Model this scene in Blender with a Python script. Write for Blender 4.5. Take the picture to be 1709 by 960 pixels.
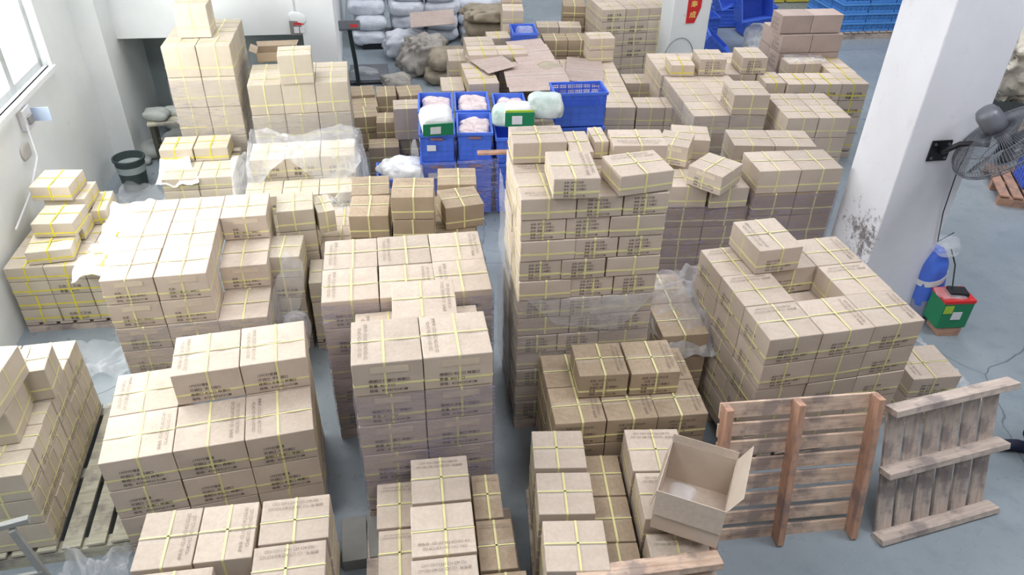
import bpy, bmesh, math, random
from mathutils import Vector, Matrix, noise
D = bpy.data
COL = bpy.context.scene.collection
R = math.radians
for _o in list(D.objects):
    D.objects.remove(_o)

# ---------------------------------------------------------------- camera
H = 4.30
PITCH, ROLL = R(35.17), R(1.503)
cp, sp, cr, sr = math.cos(PITCH), math.sin(PITCH), math.cos(ROLL), math.sin(ROLL)
fw = Vector((0, cp, -sp)); up0 = Vector((0, sp, cp)); rt0 = Vector((1, 0, 0))
rt = rt0 * cr + up0 * sr; upv = up0 * cr - rt0 * sr
cam_d = D.cameras.new('camera'); cam_d.sensor_width = 36.0; cam_d.lens = 36.0 * 1278.0 / 1709.0
cam_d.clip_start = 0.05; cam_d.clip_end = 200
cam = D.objects.new('camera', cam_d); COL.objects.link(cam)
M = Matrix((rt, upv, -fw)).transposed().to_4x4(); M.translation = Vector((0, 0, H))
cam.matrix_world = M
bpy.context.scene.camera = cam

# ---------------------------------------------------------------- world, lights, exposure
sc = bpy.context.scene
sc.view_settings.view_transform = 'Standard'
try: sc.view_settings.look = 'None'
except Exception: pass
sc.view_settings.exposure = -0.26
sc.view_settings.gamma = 1.0
sc.view_settings.use_curve_mapping = False
w = D.worlds.new('world'); sc.world = w; w.use_nodes = True
w.node_tree.nodes['Background'].inputs[0].default_value = (0.90, 0.95, 1.0, 1)
w.node_tree.nodes['Background'].inputs[1].default_value = 0.16

YAW = R(10.0)
EX = Vector((math.cos(YAW), math.sin(YAW), 0)); EY = Vector((-math.sin(YAW), math.cos(YAW), 0))
def W(u, v, z=0.0):
    return EX * u + EY * v + Vector((0, 0, z))

def area_light(name, loc, target, sx, sy, power, col):
    l = D.lights.new(name, 'AREA'); l.shape = 'RECTANGLE'; l.size = sx; l.size_y = sy
    l.energy = power; l.color = col
    o = D.objects.new(name, l); COL.objects.link(o); o.location = loc
    o.rotation_euler = (Vector(target) - Vector(loc)).to_track_quat('-Z', 'Y').to_euler()
    return o
# daylight outside the left wall window, and overhead hall lights; those towards the camera are unseen added fill
area_light('window_daylight', W(-3.95, 5.9, 2.75), W(-2.60, 5.95, 2.25), 4.9, 2.9, 800, (1.0, 0.99, 0.96))
for u_, v_, z_, sx_, sy_, p_, c_ in [(-2.3, 7.2, 6.6, 2.2, 3.0, 215, (.97, .98, 1.0)), (2.2, 9.2, 6.8, 2.4, 3.0, 150, (.96, .96, 1.0)), (6.6, 11.0, 6.8, 4.0, 4.0, 430, (.93, .95, 1.0)),
                                  (2.9, 3.0, 6.6, 2.2, 2.2, 95, (.96, .96, 1.0)), (-1.9, 2.2, 6.4, 1.8, 2.2, 165, (.98, .985, 1.0)), (6.0, 2.4, 6.2, 2.0, 2.0, 215, (.92, .94, 1.0)), (.4, 13.6, 6.8, 2.5, 2.5, 160, (.93, .96, 1.0)),
                                  (1.6, -.2, 5.9, 2.4, 1.6, 110, (.96, .97, 1.0))]:  # added fill above the camera, brightens the leaning pallets and front faces
    area_light('overhead_and_fill', W(u_, v_, z_), W(u_, v_ + .01, 0), sx_, sy_, p_, c_)

# ---------------------------------------------------------------- helpers
def tag(o, label=None, cat=None, group=None, kind=None):
    if label: o['label'] = label
    if cat: o['category'] = cat
    if group: o['group'] = group
    if kind: o['kind'] = kind
    return o

class MB:
    def __init__(s): s.v = []; s.f = []
    def add(s, vs, fs, mat=None):
        n = len(s.v)
        s.v += [tuple(mat @ Vector(p)) if mat is not None else tuple(p) for p in vs]
        s.f += [tuple(i + n for i in f) for f in fs]
    def box(s, a, b, mat=None):
        x0, y0, z0 = a; x1, y1, z1 = b
        s.add([(x0,y0,z0),(x1,y0,z0),(x1,y1,z0),(x0,y1,z0),(x0,y0,z1),(x1,y0,z1),(x1,y1,z1),(x0,y1,z1)],
              [(0,3,2,1),(4,5,6,7),(0,1,5,4),(1,2,6,5),(2,3,7,6),(3,0,4,7)], mat)
    def bar(s, p, q, r, n=8):
        s.tube([p, q], r, n)
    def tube(s, pts, r, n=8, closed=False):
        pts = [Vector(p) for p in pts]; m = len(pts); base = len(s.v)
        prev = None
        for i, p in enumerate(pts):
            if closed: t = pts[(i+1) % m] - pts[i-1]
            elif i == 0: t = pts[1] - pts[0]
            elif i == m-1: t = pts[-1] - pts[-2]
            else: t = pts[i+1] - pts[i-1]
            t.normalize()
            a = prev if prev is not None else (Vector((0,0,1)) if abs(t.z) < .9 else Vector((1,0,0)))
            x = (a - t * a.dot(t)).normalized(); prev = x
            y = t.cross(x)
            rr = r[i] if isinstance(r, (list, tuple)) else r
            for k in range(n):
                an = 2*math.pi*k/n
                s.v.append(tuple(p + (x*math.cos(an) + y*math.sin(an))*rr))
        for i in range(m if closed else m-1):
            for k in range(n):
                a = base + i*n + k; b = base + i*n + (k+1) % n
                c = base + ((i+1) % m)*n + (k+1) % n; d = base + ((i+1) % m)*n + k
                s.f.append((a, b, c, d))
        if not closed:
            s.f.append(tuple(base + k for k in range(n))[::-1])
            s.f.append(tuple(base + (m-1)*n + k for k in range(n)))
    def mesh(s, name, mat, smooth=False):
        me = D.meshes.new(name); me.from_pydata(s.v, [], s.f); me.update()
        if mat: me.materials.append(mat)
        if smooth:
            for p in me.polygons: p.use_smooth = True
        return me
    def build(s, name, mat, parent=None, smooth=False, bevel=0):
        o = D.objects.new(name, s.mesh(name, mat, smooth)); COL.objects.link(o)
        if parent: o.parent = parent
        if bevel:
            b = o.modifiers.new('bevel', 'BEVEL'); b.width = bevel; b.segments = 2; b.limit_method = 'ANGLE'
        return o

def inst(name, me, parent=None, loc=None, rot=None, scale=None):
    o = D.objects.new(name, me); COL.objects.link(o)
    if parent: o.parent = parent
    if loc is not None: o.location = loc
    if rot is not None: o.rotation_euler = rot
    if scale is not None: o.scale = scale
    return o
def empty(name, loc=(0,0,0), rz=0.0):
    o = D.objects.new(name, None); COL.objects.link(o); o.location = loc; o.rotation_euler = (0, 0, rz)
    o.empty_display_size = .1
    return o
def copy_tree(o, parent=None):
    c = o.copy(); COL.objects.link(c); c.parent = parent
    for ch in list(o.children): copy_tree(ch, c)
    return c

# ---------------------------------------------------------------- materials
def srgb(r, g, b):
    f = lambda c: (c/255/12.92 if c/255 <= .04045 else ((c/255+.055)/1.055)**2.4)
    return (f(r), f(g), f(b), 1)
class NT:
    def __init__(s, name):
        s.m = D.materials.new(name); s.m.use_nodes = True; s.t = s.m.node_tree
        s.b = s.t.nodes['Principled BSDF']; s.out = s.t.nodes['Material Output']
    def n(s, typ, **kw):
        x = s.t.nodes.new(typ)
        for k, v in kw.items(): setattr(x, k, v)
        return x
    def l(s, a, b): s.t.links.new(a, b)
    def coord(s, scale=(1,1,1), gen='Object'):
        c = s.n('ShaderNodeTexCoord'); m = s.n('ShaderNodeMapping'); m.inputs['Scale'].default_value = scale
        s.l(c.outputs[gen], m.inputs[0]); return m.outputs[0]
    def noise(s, vec, scale, detail=4, rough=.6):
        x = s.n('ShaderNodeTexNoise'); x.inputs['Scale'].default_value = scale
        x.inputs['Detail'].default_value = detail; x.inputs['Roughness'].default_value = rough
        s.l(vec, x.inputs['Vector']); return x.outputs[0]
    def ramp(s, fac, stops):
        r = s.n('ShaderNodeValToRGB'); e = r.color_ramp.elements
        while len(e) < len(stops): e.new(.5)
        for i, (p, c) in enumerate(stops): e[i].position = p; e[i].color = c
        s.l(fac, r.inputs[0]); return r.outputs[0]
    def mix(s, fac, a, b, mode='MIX'):
        x = s.n('ShaderNodeMix', data_type='RGBA', blend_type=mode)
        for sock, val in ((x.inputs[0], fac), (x.inputs[6], a), (x.inputs[7], b)):
            if hasattr(val, 'is_output'): s.l(val, sock)
            else: sock.default_value = val
        return x.outputs[2]
    def bump(s, h, strength=.3, dist=.01):
        x = s.n('ShaderNodeBump'); x.inputs['Strength'].default_value = strength; x.inputs['Distance'].default_value = dist
        s.l(h, x.inputs['Height']); s.l(x.outputs[0], s.b.inputs['Normal'])
    def math(s, op, a, b=None):
        x = s.n('ShaderNodeMath', operation=op)
        for i, v in enumerate((a, b)):
            if v is None: continue
            if hasattr(v, 'is_output'): s.l(v, x.inputs[i])
            else: x.inputs[i].default_value = v
        return x.outputs[0]

def mat_flat(name, col, rough=.6, metal=0, spec=.5):
    t = NT(name); t.b.inputs['Roughness'].default_value = rough; t.b.inputs['Metallic'].default_value = metal
    t.b.inputs['Specular IOR Level'].default_value = spec
    v = t.coord(); n = t.noise(v, 9)
    dk = tuple(c*.86 for c in col[:3]) + (1,)
    t.l(t.ramp(n, [(.3, dk), (.7, col)]), t.b.inputs['Base Color'])
    return t.m
def mat_carton(name, c1, c2):
    t = NT(name); v = t.coord()
    info = t.n('ShaderNodeObjectInfo')
    n = t.noise(v, 3.5, 5); col = t.ramp(n, [(.3, c1), (.72, c2)])
    fine = t.noise(t.coord((6, 6, 160)), 6, 2)
    col = t.mix(.10, col, t.ramp(fine, [(.35, (.2,.17,.13,1)), (.65, (.75,.68,.58,1))]))
    br = t.math('ADD', t.math('MULTIPLY', info.outputs['Random'], .20), .90)
    cc = t.n('ShaderNodeHueSaturation'); t.l(col, cc.inputs['Color']); t.l(br, cc.inputs['Value'])
    # seam of the top flaps: dark slit along the middle of the top and slightly paler tape
    sx = t.n('ShaderNodeSeparateXYZ'); t.l(t.coord((1,1,1), 'Generated'), sx.inputs[0])
    dx = t.math('ABSOLUTE', t.math('SUBTRACT', sx.outputs[1], .5))
    slit = t.math('LESS_THAN', dx, .0045)
    ge = t.n('ShaderNodeNewGeometry'); sn = t.n('ShaderNodeSeparateXYZ'); t.l(ge.outputs['Normal'], sn.inputs[0])
    top = t.math('GREATER_THAN', sn.outputs[2], .75)
    col2 = t.mix(t.math('MULTIPLY', slit, top), cc.outputs[0], (.10,.075,.055,1))
    tape = t.math('MULTIPLY', t.math('LESS_THAN', dx, .075), top)
    col3 = t.mix(t.math('MULTIPLY', tape, .10), col2, (.75,.72,.68,1))
    t.l(col3, t.b.inputs['Base Color'])
    t.b.inputs['Roughness'].default_value = .62; t.b.inputs['Specular IOR Level'].default_value = .30
    t.bump(n, .25, .01)
    return t.m
def mat_film(name, tint=(.86,.84,.93,1), alpha=.30, stretch=(1.0,1.0,9.0), rough=.16, bs=.8, scale=11, dist=.02):
    t = NT(name); v = t.coord(stretch)
    n = t.noise(v, scale, 6, .65)
    t.b.inputs['Base Color'].default_value = tint
    t.b.inputs['Roughness'].default_value = rough
    t.b.inputs['Specular IOR Level'].default_value = .9
    t.bump(n, bs, dist)
    tr = t.n('ShaderNodeBsdfTransparent'); mx = t.n('ShaderNodeMixShader')
    streaky = stretch[2] > 2
    n2 = t.noise(t.coord((1.3, 1.3, 26) if streaky else stretch), 5 if streaky else scale*.35, 5)
    n3 = t.noise(t.coord((1, 1, 1)), 2.6, 3)
    base = t.ramp(n2, [(.25, (.30,.30,.30,1)), (.75, (1.6,1.6,1.6,1))])
    if streaky:
        st = t.ramp(n2, [(.53, (0,0,0,1)), (.60, (1,1,1,1))]); pa = t.ramp(n3, [(.46, (0,0,0,1)), (.62, (1,1,1,1))])
        base = t.math('ADD', base, t.math('MULTIPLY', t.math('MULTIPLY', st, pa), 1.9))
    fac = t.math('MULTIPLY', base, alpha)
    t.l(fac, mx.inputs[0]); t.l(tr.outputs[0], mx.inputs[1]); t.l(t.b.outputs[0], mx.inputs[2])
    t.l(mx.outputs[0], t.out.inputs[0])
    return t.m
def mat_wood(name, a, b, c, stretch=(2, 22, 22)):
    t = NT(name); v = t.coord(stretch)
    info = t.n('ShaderNodeObjectInfo')
    ad = t.n('ShaderNodeVectorMath', operation='ADD'); t.l(v, ad.inputs[0])
    cb = t.n('ShaderNodeCombineXYZ')
    t.l(t.math('MULTIPLY', info.outputs['Random'], 31.0), cb.inputs[1]); t.l(cb.outputs[0], ad.inputs[1])
    n = t.noise(ad.outputs[0], 1.6, 7, .7)
    col = t.ramp(n, [(.25, a), (.5, b), (.75, c)])
    n2 = t.noise(t.coord((1,1,1)), 5, 4)
    col = t.mix(t.ramp(n2, [(.48,(0,0,0,1)), (.62,(.6,.6,.6,1))]), col, srgb(112,104,108))
    t.l(col, t.b.inputs['Base Color']); t.b.inputs['Roughness'].default_value = .8
    t.bump(n, .5, .004)
    return t.m
def mat_sack(name, c1, c2, bump=.6):
    t = NT(name); v = t.coord(); n = t.noise(v, 5, 6, .65)
    wv = t.n('ShaderNodeTexWave'); wv.inputs['Scale'].default_value = 45; wv.inputs['Distortion'].default_value = 2; t.l(v, wv.inputs['Vector'])
    col = t.ramp(n, [(.3, c1), (.7, c2)])
    col = t.mix(.10, col, wv.outputs[0], 'MULTIPLY')
    t.l(col, t.b.inputs['Base Color']); t.b.inputs['Roughness'].default_value = .7
    t.bump(n, bump, .04)
    return t.m

CARTON = mat_carton('carton_board', srgb(192,175,160), srgb(208,193,178))
CARTON_Y = mat_carton('yellowish_carton_board', srgb(192,179,160), srgb(208,197,180))
CARTON_B = mat_carton('brown_carton_board', srgb(156,136,112), srgb(176,156,132))
CARTON_P = mat_carton('plain_carton_board', srgb(178,158,150), srgb(194,175,166))
INSIDE = mat_flat('carton_inside', srgb(140,112,88), .8)
STRAP = mat_flat('pale_strap', srgb(232,225,164), .4)
STRAP_Y = mat_flat('yellow_strap', srgb(232,218,70), .4)
INK = mat_flat('black_ink', srgb(84,76,72), .7)
INK_L = mat_flat('faded_ink', srgb(138,124,114), .7)
PAPER = mat_flat('label_paper', srgb(222,206,184), .6)
WHITE = mat_flat('white_paper', srgb(225,225,228), .6)
FILM = mat_film('stretch_film', alpha=.20, rough=.17, bs=1.0, dist=.06)
FILM_V = mat_film('violet_stretch_film', tint=(.72,.64,.90,1), alpha=.26, rough=.20, bs=1.0, dist=.06)
BAG = mat_film('clear_bag_film', tint=(.90,.91,.94,1), alpha=.27, stretch=(1,1,1), rough=.18, bs=1.0, scale=7)
BAGW = mat_film('milky_film', tint=(.95,.95,.95,1), alpha=1.0, stretch=(1,1,1), rough=.35, bs=.8, scale=9)
BAGG = mat_film('grey_crumpled_film', tint=(.66,.65,.68,1), alpha=.42, stretch=(1,1,1), rough=.3, bs=1.0, scale=8)
PINK = mat_film('pinkish_inner_bag', tint=(.80,.66,.66,1), alpha=1.1, stretch=(1,1,1), rough=.25, bs=1.0, scale=14)
BLUE = mat_flat('blue_plastic', srgb(80,120,226), .38)
BLUE_L = mat_flat('light_blue_plastic', srgb(104,174,250), .4)
YELP = mat_flat('yellow_plastic', srgb(228,214,96), .4)
WOOD = mat_wood('pallet_wood', srgb(164,134,116), srgb(214,186,164), srgb(234,212,192))
WOODR = mat_wood('reddish_stringer_wood', srgb(150,112,92), srgb(190,148,124), srgb(204,166,142))
WOODG = mat_wood('grey_pallet_wood', srgb(156,142,134), srgb(198,182,170), srgb(220,204,192))
WOODY = mat_wood('dusty_pallet_wood', srgb(150,148,130), srgb(190,186,166), srgb(206,204,186))
SACKW = mat_sack('white_woven_sack', srgb(200,205,216), srgb(232,234,240))
SACKB = mat_sack('burlap', srgb(140,128,110), srgb(180,168,148))
SACKG = mat_sack('grey_sack_cloth', srgb(144,138,130), srgb(190,184,176))
BLACK = mat_flat('black_plastic', srgb(24,24,28), .45)
GREY = mat_flat('grey_metal', srgb(120,122,128), .4, .5)
FANG = mat_flat('fan_grey', srgb(118,120,128), .4, .2)
DKGREEN = mat_flat('dark_green_metal', srgb(22,40,40), .5)
GREEN = mat_flat('green_print', srgb(24,128,84), .5)
LIME = mat_flat('lime_print', srgb(170,200,60), .5)
RED = mat_flat('red_paper', srgb(214,44,46), .55)
GOLD = mat_flat('gold_print', srgb(244,212,120), .45)
NAVY = mat_flat('navy_cloth', srgb(22,28,58), .7)
ICE = mat_flat('pale_blue_paper', srgb(196,214,240), .6)

def mat_wall(name, c1, c2, dirt=True):
    t = NT(name); v = t.coord(); n = t.noise(v, 1.3, 6)
    col = t.ramp(n, [(.3, c1), (.7, c2)])
    if dirt:
        n2 = t.noise(v, 6.5, 8, .75)
        col = t.mix(t.ramp(n2, [(.66, (0,0,0,1)), (.74, (.55,.55,.55,1))]), col, srgb(150,142,136))
    t.l(col, t.b.inputs['Base Color']); t.b.inputs['Roughness'].default_value = .75
    t.bump(n, .15, .02)
    return t.m
WALL = mat_wall('whitewashed_wall', srgb(222,226,226), srgb(234,236,236))
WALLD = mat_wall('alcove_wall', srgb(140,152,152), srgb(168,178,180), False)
def mat_floor():
    t = NT('painted_concrete'); v = t.coord()
    n = t.noise(v, .55, 6); n2 = t.noise(v, 4.5, 8, .7)
    col = t.ramp(n, [(.3, srgb(132,143,151)), (.7, srgb(160,169,175))])
    col = t.mix(t.ramp(n2, [(.52, (0,0,0,1)), (.75, (.4,.4,.4,1))]), col, srgb(96,112,122))
    vo = t.n('ShaderNodeTexVoronoi', feature='DISTANCE_TO_EDGE'); vo.inputs['Scale'].default_value = .26
    dv = t.n('ShaderNodeVectorMath', operation='ADD'); sc_ = t.n('ShaderNodeTexNoise'); sc_.inputs['Scale'].default_value = 2.2
    t.l(v, sc_.inputs['Vector']); sm = t.n('ShaderNodeVectorMath', operation='SCALE'); sm.inputs['Scale'].default_value = .35
    t.l(sc_.outputs[1], sm.inputs[0]); t.l(v, dv.inputs[0]); t.l(sm.outputs[0], dv.inputs[1]); t.l(dv.outputs[0], vo.inputs['Vector'])
    crack = t.math('LESS_THAN', vo.outputs['Distance'], .0016)
    col = t.mix(t.math('MULTIPLY', crack, .6), col, srgb(80,86,92))
    t.l(col, t.b.inputs['Base Color'])
    t.l(t.ramp(n2, [(.3, (.22,.22,.22,1)), (.7, (.42,.42,.42,1))]), t.b.inputs['Roughness'])
    t.bump(n2, .08, .01)
    return t.m
FLOOR = mat_floor()

# ---------------------------------------------------------------- the setting
def struct(name, mb, mat, label=None, **kw):
    o = mb.build(name, mat, **kw); o['kind'] = 'structure'
    if label: o['label'] = label
    o['category'] = name.split('_')[0]
    return o
RM = Matrix.Rotation(YAW, 4, 'Z')
def sbox(a, b):
    m = MB(); m.box(a, b, RM); return m
struct('floor', sbox((-6.5, -1.0, -.1), (15, 18.2, 0)), FLOOR, 'blue grey painted concrete floor with cracks and scuffs')
UW = -3.32
m = MB()                                    # left wall with the window opening
wy0, wy1, wz0, wz1 = 3.6, 8.17, 1.60, 3.3
m.box((UW-.25, -1, 0), (UW, wy0, 4.2), RM); m.box((UW-.25, wy1, 0), (UW, 9.6, 4.2), RM)
m.box((UW-.25, wy0, 0), (UW, wy1, wz0), RM); m.box((UW-.25, wy0, wz1), (UW, wy1, 4.2), RM)
struct('wall_left', m, WALL, 'whitewashed left wall with a window opening')
m = MB()                                    # window frame on the wall
def wf(y0, y1, z0, z1, x0=UW-.16, x1=UW-.06): m.box((x0, y0, z0), (x1, y1, z1), RM)
wf(wy0, wy1, wz0, wz0+.07); wf(wy0, wy1, wz1-.07, wz1); wf(wy1-.07, wy1, wz0, wz1); wf(wy0, wy0+.07, wz0, wz1)
wf(7.36, 7.46, wz0, wz1); wf(5.9, 6.0, wz0, wz1); wf(4.5, 4.6, wz0, wz1)
o = struct('window_1', m, mat_flat('aluminium_frame', srgb(196,200,200), .4), 'aluminium framed window in the left wall')
m = MB(); m.box((UW-.115, wy0+.05, wz0+.05), (UW-.105, wy1-.05, wz1-.05), RM)
gt = NT('window_glass'); tr = gt.n('ShaderNodeBsdfTransparent'); mx = gt.n('ShaderNodeMixShader'); mx.inputs[0].default_value = .65
tl = gt.n('ShaderNodeBsdfTranslucent'); tl.inputs[0].default_value = (.95,.97,.97,1)
gt.l(tr.outputs[0], mx.inputs[1]); gt.l(tl.outputs[0], mx.inputs[2]); gt.l(mx.outputs[0], gt.out.inputs[0])
m.build('glass_pane', gt.m, o)
m = MB(); m.box((UW-.02, wy0-.05, wz0-.05), (UW+.05, wy1+.05, wz0), RM); m.box((UW-.02, wy1, wz0-.05), (UW+.03, wy1+.06, wz1+.05), RM)
m.build('window_sill', WALL, o)
# corner pilaster, lintel over the low opening, second pier
struct('trim_1', sbox((-3.75, 9.15, 0), (-3.07, 10.7, 4.2)), WALL, 'white corner pilaster beside the dark opening')
struct('trim_2', sbox((-3.07, 9.6, 1.42), (-.95, 9.95, 4.2)), WALL, 'white lintel wall above the dark opening')
struct('trim_3', sbox((-.95, 9.55, 0), (-.56, 10.3, 4.2)), WALL, 'white pier at the end of the lintel')
m = MB(); m.box((-3.07, 10.55, 0), (-.95, 10.7, 1.55), RM); m.box((-2.2, 10.15, 0), (-.95, 10.55, 1.42), RM)
m.box((-3.07, 9.95, 1.45), (-.95, 10.55, 1.55), RM)  # unseen roof slab, added to darken the recess
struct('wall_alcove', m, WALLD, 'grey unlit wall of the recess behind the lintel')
struct('wall_inner', sbox((-1.05, 10.3, 0), (-.70, 17.0, 4.2)), WALL, 'white inner wall running back from the pier')
struct('wall_back', sbox((-1.0, 17.2, 0), (15, 17.4, 4.2)), WALL, 'white back wall of the hall')
def mat_column():
    t = NT('dirty_white_plaster'); v = t.coord()
    n = t.noise(v, 1.5, 6); col = t.ramp(n, [(.3, srgb(226,226,232)), (.7, srgb(236,236,242))])
    sx = t.n('ShaderNodeSeparateXYZ'); t.l(v, sx.inputs[0])
    n2 = t.noise(v, 13, 9, .8)
    # scuffs and mould near shoulder height
    dz = t.math('ABSOLUTE', t.math('SUBTRACT', sx.outputs[2], .80))
    band = t.math('MAXIMUM', t.math('SUBTRACT', 1.0, t.math('MULTIPLY', dz, 2.0)), 0.0)
    side = t.math('MAXIMUM', t.math('SUBTRACT', 1.0, t.math('MULTIPLY', t.math('ABSOLUTE', t.math('ADD', sx.outputs[0], -3.13)), 9.0)), 0.0)
    msk = t.math('MULTIPLY', t.math('MULTIPLY', band, side), 1.0)
    f = t.math('MULTIPLY', t.ramp(t.math('ADD', n2, t.math('MULTIPLY', msk, .28)), [(.66, (0,0,0,1)), (.76, (.85,.85,.85,1))]), t.math('GREATER_THAN', msk, .02))
    col = t.mix(f, col, srgb(92,80,80))
    n3 = t.noise(v, 5, 6, .7)
    col = t.mix(t.ramp(n3, [(.6, (0,0,0,1)), (.75, (.25,.25,.25,1))]), col, srgb(176,168,166))
    t.l(col, t.b.inputs['Base Color']); t.b.inputs['Roughness'].default_value = .6
    t.bump(n, .12, .02)
    return t.m
COLM = mat_column()
m = MB(); m.box((4.11, 5.12, 0), (4.74, 5.74, 4.25), RM)
struct('trim_4', m, COLM, 'big white column at the right with sooty scuffs', bevel=.012)
m = MB(); m.box((4.13, 10.74, 0), (4.70, 11.22, 4.2), RM)
struct('trim_5', m, WALL, 'white column at the back with a red banner', bevel=.012)

# ---------------------------------------------------------------- cartons
random.seed(7)
def rbox_mesh(w, d, h, mat, bulge=.004, bev=.006):
    bm = bmesh.new(); bmesh.ops.create_cube(bm, size=1)
    for v in bm.verts: v.co = Vector(((v.co.x+.5)*w, (v.co.y+.5)*d, (v.co.z+.5)*h))
    bmesh.ops.subdivide_edges(bm, edges=bm.edges[:], cuts=3, use_grid_fill=True)
    for v in bm.verts:
        x, y, z = v.co.x/w, v.co.y/d, v.co.z/h
        bx, by, bz = 4*x*(1-x), 4*y*(1-y), 4*z*(1-z)
        if x < .001: v.co.x -= bulge*by*bz*.6
        if x > .999: v.co.x += bulge*by*bz*.6
        if y < .001: v.co.y -= bulge*bx*bz*.6
        if y > .999: v.co.y += bulge*bx*bz*.6
        if z > .999: v.co.z += (noise.noise(Vector((x*3+w*9, y*3+d*7, h*31)))*.010 - .002)*bx*by
    ed = [e for e in bm.edges if len(e.link_faces) == 2 and e.calc_face_angle() > .8]
    bmesh.ops.bevel(bm, geom=ed, offset=bev, segments=2, affect='EDGES', profile=.6)
    me = D.meshes.new('carton_board'); bm.to_mesh(me); bm.free(); me.materials.append(mat)
    return me
def strap_mesh(axis, w, d, h, pos, mat, wd=.0068, off=.0022):
    if axis == 'y': wd = .0048
    """closed flat band round the box; axis = direction the band is normal to"""
    if axis == 'x': A, Bn = d, h; f = lambda t, p, q: (pos*w + t, p, q)
    elif axis == 'y': A, Bn = w, h; f = lambda t, p, q: (p, pos*d + t, q)
    else: A, Bn = w, d; f = lambda t, p, q: (p, q, pos*h + t)
    c = .006; e = off
    # sagging bulge so the band lies on the bulged board
    ring = []
    def side(p0, p1, n=6):
        for i in range(n): ring.append((p0[0]+(p1[0]-p0[0])*i/n, p0[1]+(p1[1]-p0[1])*i/n))
    x0, x1, y0, y1 = -e, A+e, -e, Bn+e
    pts = [(x0+c, y0), (x1-c, y0), (x1, y0+c), (x1, y1-c), (x1-c, y1), (x0+c, y1), (x0, y1-c), (x0, y0+c)]
    for i in range(8): side(pts[i], pts[(i+1) % 8], 4 if i % 2 == 0 else 1)
    ring = [(p + (-.0025*4*(q/Bn)*(1-q/Bn) if p < A*.02 and 0 < q < Bn else .0025*4*(q/Bn)*(1-q/Bn) if p > A*.98 and 0 < q < Bn else 0),
             q + (.0015 if q > Bn*.98 else 0)) for p, q in ring]
    m = MB(); n = len(ring)
    for p, q in ring:
        dp = (p-A/2); dq = (q-Bn/2); L = math.hypot(dp, dq) or 1
        for t, k in ((-wd, 0), (wd, 0), (wd, -.0016), (-wd, -.0016)):
            m.v.append(f(t, p + k*dp/L, q + k*dq/L))
    for i in range(n):
        j = (i+1) % n
        for k in range(4):
            k2 = (k+1) % 4
            m.f.append((i*4+k, i*4+k2, j*4+k2, j*4+k))
    me = m.mesh('strap', mat); return me

# ---- printing: text turned to flat meshes once, shared by all the boxes
TEXTS = {
 's4':  ['17分分管器', '可调□  不可调□', '橡圈□ 木塞□ 棉塞□', '规格:  41X38X23.5CM'],
 's3':  ['名称:', '坚果□ 紫砂□ 绿色□', '规格:  35X34X25.5CM'],
 'b':   ['橡圈□ 木塞□ 棉塞□', '数量: 400 PCS', '规格:  41X41X24CM'],
 's11': ['品名:17分分流器', '数量: 60 只', '颜色: 镀彩□ 镀白□ 镀黑□', '规格: 60X41X23CM'],
 's9':  ['名称: 口分三叉20牙', '   20牙   25牙', '坚果□ 木塞□ 棉塞□', '数量: ____ 只', '规格:  35X35X20CM'],
 's10': ['名称: 排气三叉阀', '规格: 25牙□ 20牙□', '型号: 橡圈□ 木塞□', '数量: 60只', '规格: 35X30X17CM'],
 'far': ['名称: 三叉阀', '数量:  60只'],
 'top': ['颜色号: 1□ 2□ 3□ 4□ 5□ 6□', '    7□ 8□ 9□ 10□ 11□ 12□'],
 'ban': ['福', '寿', '成'],
}
def text_mesh(key, lines, mat, size=1.0, line=1.45, offset=.012):
    cu = D.curves.new('print', 'FONT'); cu.body = '\n'.join(lines); cu.size = size; cu.space_line = line/1.0
    cu.resolution_u = 1; cu.offset = offset
    o = D.objects.new('print', cu); COL.objects.link(o)
    dg = bpy.context.evaluated_depsgraph_get(); dg.update()
    me = D.meshes.new_from_object(o.evaluated_get(dg)); me.materials.clear(); me.materials.append(mat)
    D.objects.remove(o); D.curves.remove(cu)
    xs = [v.co.x for v in me.vertices]; ys = [v.co.y for v in me.vertices]
    if not xs: xs, ys = [0, 1], [0, 1]
    x0, x1, y0, y1 = min(xs), max(xs), min(ys), max(ys)
    for v in me.vertices: v.co = Vector((v.co.x - x0, v.co.y - y0, 0))
    return me, x1-x0, y1-y0
TM = {k: text_mesh(k, v, GOLD if k == 'ban' else (INK_L if k == 'top' else INK), offset=.02 if k == 'ban' else .003) for k, v in TEXTS.items()}

_cache = {}
_cid = [0]
REST_BAKED = True
def rng(t):
    out = set()
    for q in t.split():
        a, _, b = q.partition('-'); out.update(range(int(a), int(b or a)+1))
    return out
# serial numbers of boxes nothing is seen of (left out) and of the smallest glimpses (merged into one pile)
REST = rng('5 19-20 24 27-29 31 39 49-51 58-60 65-69 77-80 88-91 93-96 101-102 106 111 116 121 126 131 136 139-141 146 151 156 160 162-163 165-167 169 176 178-179 184 192-194 198-200 205-206 208 213-214 218 223 227 235 238-240 252 254 259 268 270-273 275-278 283 289 291-294 297 305 307 310-311 313-315 317 321 325 329-330 332-333 338 340-341 345-347 354-356 360 364 368-376 383-385 397 399 408 411 417 419 423 425-426 429-430 432-433 435-436 444-445 448 450 455 457 459 462-464 468 472 476 480 484 493-494 499 502 510-511 514-515 518 522-523 525 534 538-539 541 545 550 559 563 568-569 579 584-585 590 599 603 610 613-615 619 634-637 640-641 651 655-656 658 660-661 663-664 666-670 672-673 675-676 678-681 683-685 688 691 694 698 704-707 712 716 726-727 729-730 734-741 748-750 752-757 764-765 769-772 777-778 781-783 785 788 793-797 801 804-805 807 809 811-812 819 821 823-834')
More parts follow.
